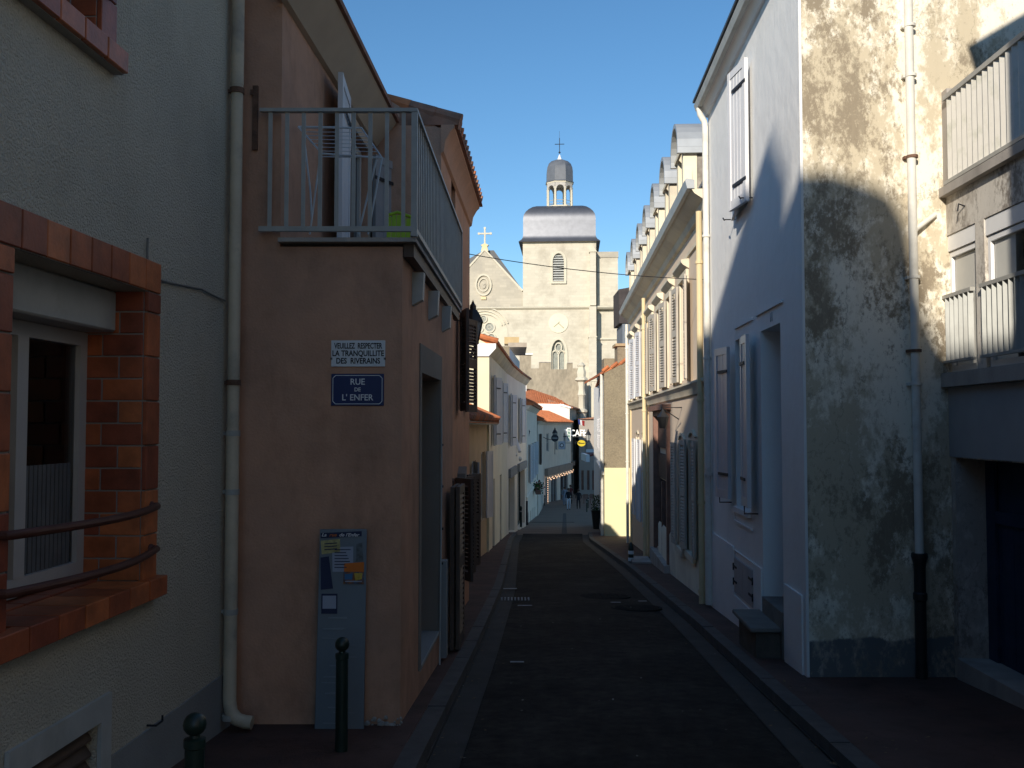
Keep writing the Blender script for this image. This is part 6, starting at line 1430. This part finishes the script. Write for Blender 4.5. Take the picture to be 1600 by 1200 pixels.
# dark roofs right of the church
dk = thing('dark_roof_house', 'tall house with dark roof and shaded wall squeezed between church and dormer house', 'house', (X_(980,90), 90, -6))
YD = 92.0; FD = front(YD)
MB().prism(FD, [(X_(968,YD),Z_(505,YD)),(X_(967.5,YD),Z_(452,YD)),(X_(984,YD),Z_(449,YD)),(X_(995,YD),Z_(455,YD)),(X_(1010,YD),Z_(505,YD))], -5, 0).build('roof', M('dark_brown_roof', (.055,.045,.045), .8, .3, 1.5), dk)
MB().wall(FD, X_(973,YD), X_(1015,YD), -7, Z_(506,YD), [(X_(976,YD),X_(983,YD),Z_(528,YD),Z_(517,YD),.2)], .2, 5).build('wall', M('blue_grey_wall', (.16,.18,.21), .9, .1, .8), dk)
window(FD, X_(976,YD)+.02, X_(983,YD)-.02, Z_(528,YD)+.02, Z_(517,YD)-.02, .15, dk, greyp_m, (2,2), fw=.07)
# ================================================================== CABLE ACROSS THE STREET
def cable(a, b, sag, r, lab):
    a, b = Vector(a), Vector(b); pts = [a.lerp(b, i/24)-Vector((0,0,sag*4*(i/24)*(1-i/24))) for i in range(25)]
    return tag(MB().tube(pts, r, 5).build('overhead_cable', iron_m), lab, 'cable')
cable(P(733, 397, 13.4), P(1103, 437, 13.6), .06, .006, 'thin black cable spanning the street in front of the church')
# ================================================================== PEOPLE
def person(loc, H, cl, lab, facing=0.0, step=.25, dress=False, arms=.18):
    """skinned figure: one continuous body; mats by height"""
    s = H/1.75; J = {}
    V = [(0,0,.93),(0,0,1.10),(0,.0,1.28),(0,.0,1.42),(0,0,1.51),(0,-.01,1.60),(0,-.01,1.70),
         (-.10,0,.90),(-.11,-step*.5,.50),(-.11,-step*.55,.09),(-.11,-step*.55-.13,.035),
         (.10,0,.90),(.11,step*.35,.50),(.11,step*.75,.10),(.11,step*.75-.12,.035),
         (-.18,0,1.40),(-.24,.03,1.12),(-.22,-.10,.90),(-.21,-.14,.82),
         (.18,0,1.40),(.24,-.03,1.12),(.24,-.14,.92),(.235,-.18,.84)]
    E = [(0,1),(1,2),(2,3),(3,4),(4,5),(5,6),(0,7),(7,8),(8,9),(9,10),(0,11),(11,12),(12,13),(13,14),(3,15),(15,16),(16,17),(17,18),(3,19),(19,20),(20,21),(21,22)]
    Rd = [.15,.125,.145,.12,.055,.085,.09,.10,.068,.045,.035,.10,.068,.045,.035,.062,.042,.032,.035,.062,.042,.032,.035]
    me = bpy.data.meshes.new('body'); me.from_pydata([(a*s,b*s,c*s) for a,b,c in V], E, [])
    o = bpy.data.objects.new('tmp', me); COL.objects.link(o); sk = o.modifiers.new('s', 'SKIN'); 
    if not me.skin_vertices: 
        bpy.context.view_layer.objects.active = o; bmm = bmesh.new(); bmm.from_mesh(me); bmm.verts.layers.skin.verify(); bmm.to_mesh(me); bmm.free()
    for i, sv in enumerate(me.skin_vertices[0].data):
        sv.radius = (Rd[i]*s*(1.15 if i in (0,1,2,3) else 1), Rd[i]*s*(.75 if i in (0,1,2,3) else 1)); sv.use_root = (i == 0)
    sb_ = o.modifiers.new('u', 'SUBSURF'); sb_.levels = 1; sb_.render_levels = 1
    dg = bpy.context.evaluated_depsgraph_get(); dg.update(); m2 = bpy.data.meshes.new_from_object(o.evaluated_get(dg)); bpy.data.objects.remove(o)
    m2.materials.clear()
    for m in cl: m2.materials.append(m)      # skin, top, trousers, shoes
    for p in m2.polygons:
        c = p.center/s; k = 2
        if c.z > 1.50: k = 0
        elif c.z > .93 or (abs(c.x) > .17 and c.z > .8): k = 1
        if abs(c.x) > .17 and c.z < .96 and c.z > .7: k = 0
        if c.z < .10: k = 3
        p.material_index = k; p.use_smooth = True
    r = thing('person', lab, 'person', loc); r.rotation_euler = (0, 0, facing)
    b = bpy.data.objects.new('body', m2); COL.objects.link(b); b.parent = r
    mb = MB(); mb.lathe((0,.02*s,1.60*s), [(.06*s,-.06*s),(.105*s,.0),(.115*s,.08*s),(.09*s,.16*s),(.01,.19*s)], 10); mb.build('hair', cl[4], r, rel=False)
    mb = MB(); mb.ball((0,-.105*s,1.63*s), .018*s, 6); mb.ball((-.035*s,-.092*s,1.66*s), .010*s, 6); mb.ball((.035*s,-.092*s,1.66*s), .010*s, 6); mb.build('face_features', cl[0], r, rel=False)
    if dress: MB().lathe((0,0,0), [(.28*s,.50*s),(.20*s,.95*s),(.17*s,1.05*s)], 12).build('skirt', cl[2], r, rel=False)
    return r
skin = M('skin', (.42,.25,.18), .6, .05, 5); dkc = M('black_cloth', (.018,.018,.022), .9, .2, 9); whc = M('white_cloth', (.62,.62,.66), .9, .06, 9); grc = M('grey_cloth', (.25,.27,.32), .9, .1, 9); hairb = M('brown_hair', (.05,.025,.015), .6, .2, 20); redc = M('dark_red_cloth', (.12,.03,.03), .9, .1, 9)
def gp(px, py):
    x, y = onroad(px, py); return (x, y, g(y)+.005)
a = gp(888.5, 797); person(a, 1.72, (skin, dkc, whc, dkc, hairb), 'person in white trousers and dark top walking, centre of the paved street', .1, .22)
a = gp(904, 795.5); person(a, 1.62, (skin, dkc, dkc, dkc, hairb), 'person all in black walking alone to the right of the group', -.15, .2)
a = gp(884, 790); person((a[0]-.1, a[1], a[2]), 1.68, (skin, grc, grc, dkc, hairb), 'person in grey close behind the one in white trousers', .2, .2, dress=True)
a = gp(891.5, 788); person((a[0], a[1], a[2]), 1.78, (skin, redc, dkc, dkc, hairb), 'tall person in dark red behind the pair in the street', 0, .2)

# ================================================================== LITTER, GRIT
lit_m = M('dry_leaf', (.16,.11,.06), .9, .4, 20); pap_m = M('paper_scrap', (.42,.42,.42), .9, .1, 20)
def scraps(n, fx, m, s0, s1, name):
    mb = MB()
    for i in range(n):
        y = 4.5+22*random.random()**1.6; x, off = fx(y); z = g(y)+off; s = random.uniform(s0, s1); a = random.random()*6.28
        u = Vector((math.cos(a), math.sin(a), random.uniform(-.3,.3)))*s; v = Vector((-math.sin(a), math.cos(a), random.uniform(-.3,.3)))*s*random.uniform(.4,.8); c = Vector((x, y, z+s*.35))
        mb.add([c-u, c+v, c+u*.9, c-v*.8], [(0,1,2),(0,2,3)])
    mb.build(name, m, kind='stuff', smooth=False)
def near_gutter(y):
    r_ = random.random()
    if r_ < .4: return LK(y)+random.random()**2*.3, .012
    if r_ < .8: return RK(y)-random.random()**2*.3, .012
    return (RK(y)+.15+random.random()*.5, .105)
scraps(420, near_gutter, lit_m, .006, .022, 'fallen_leaves')
scraps(60, lambda y: (LK(y)+random.random()*(RK(y)-LK(y)), .034), pap_m, .004, .012, 'paper_scraps')
scraps(500, near_gutter, gutter_m, .003, .009, 'grit')
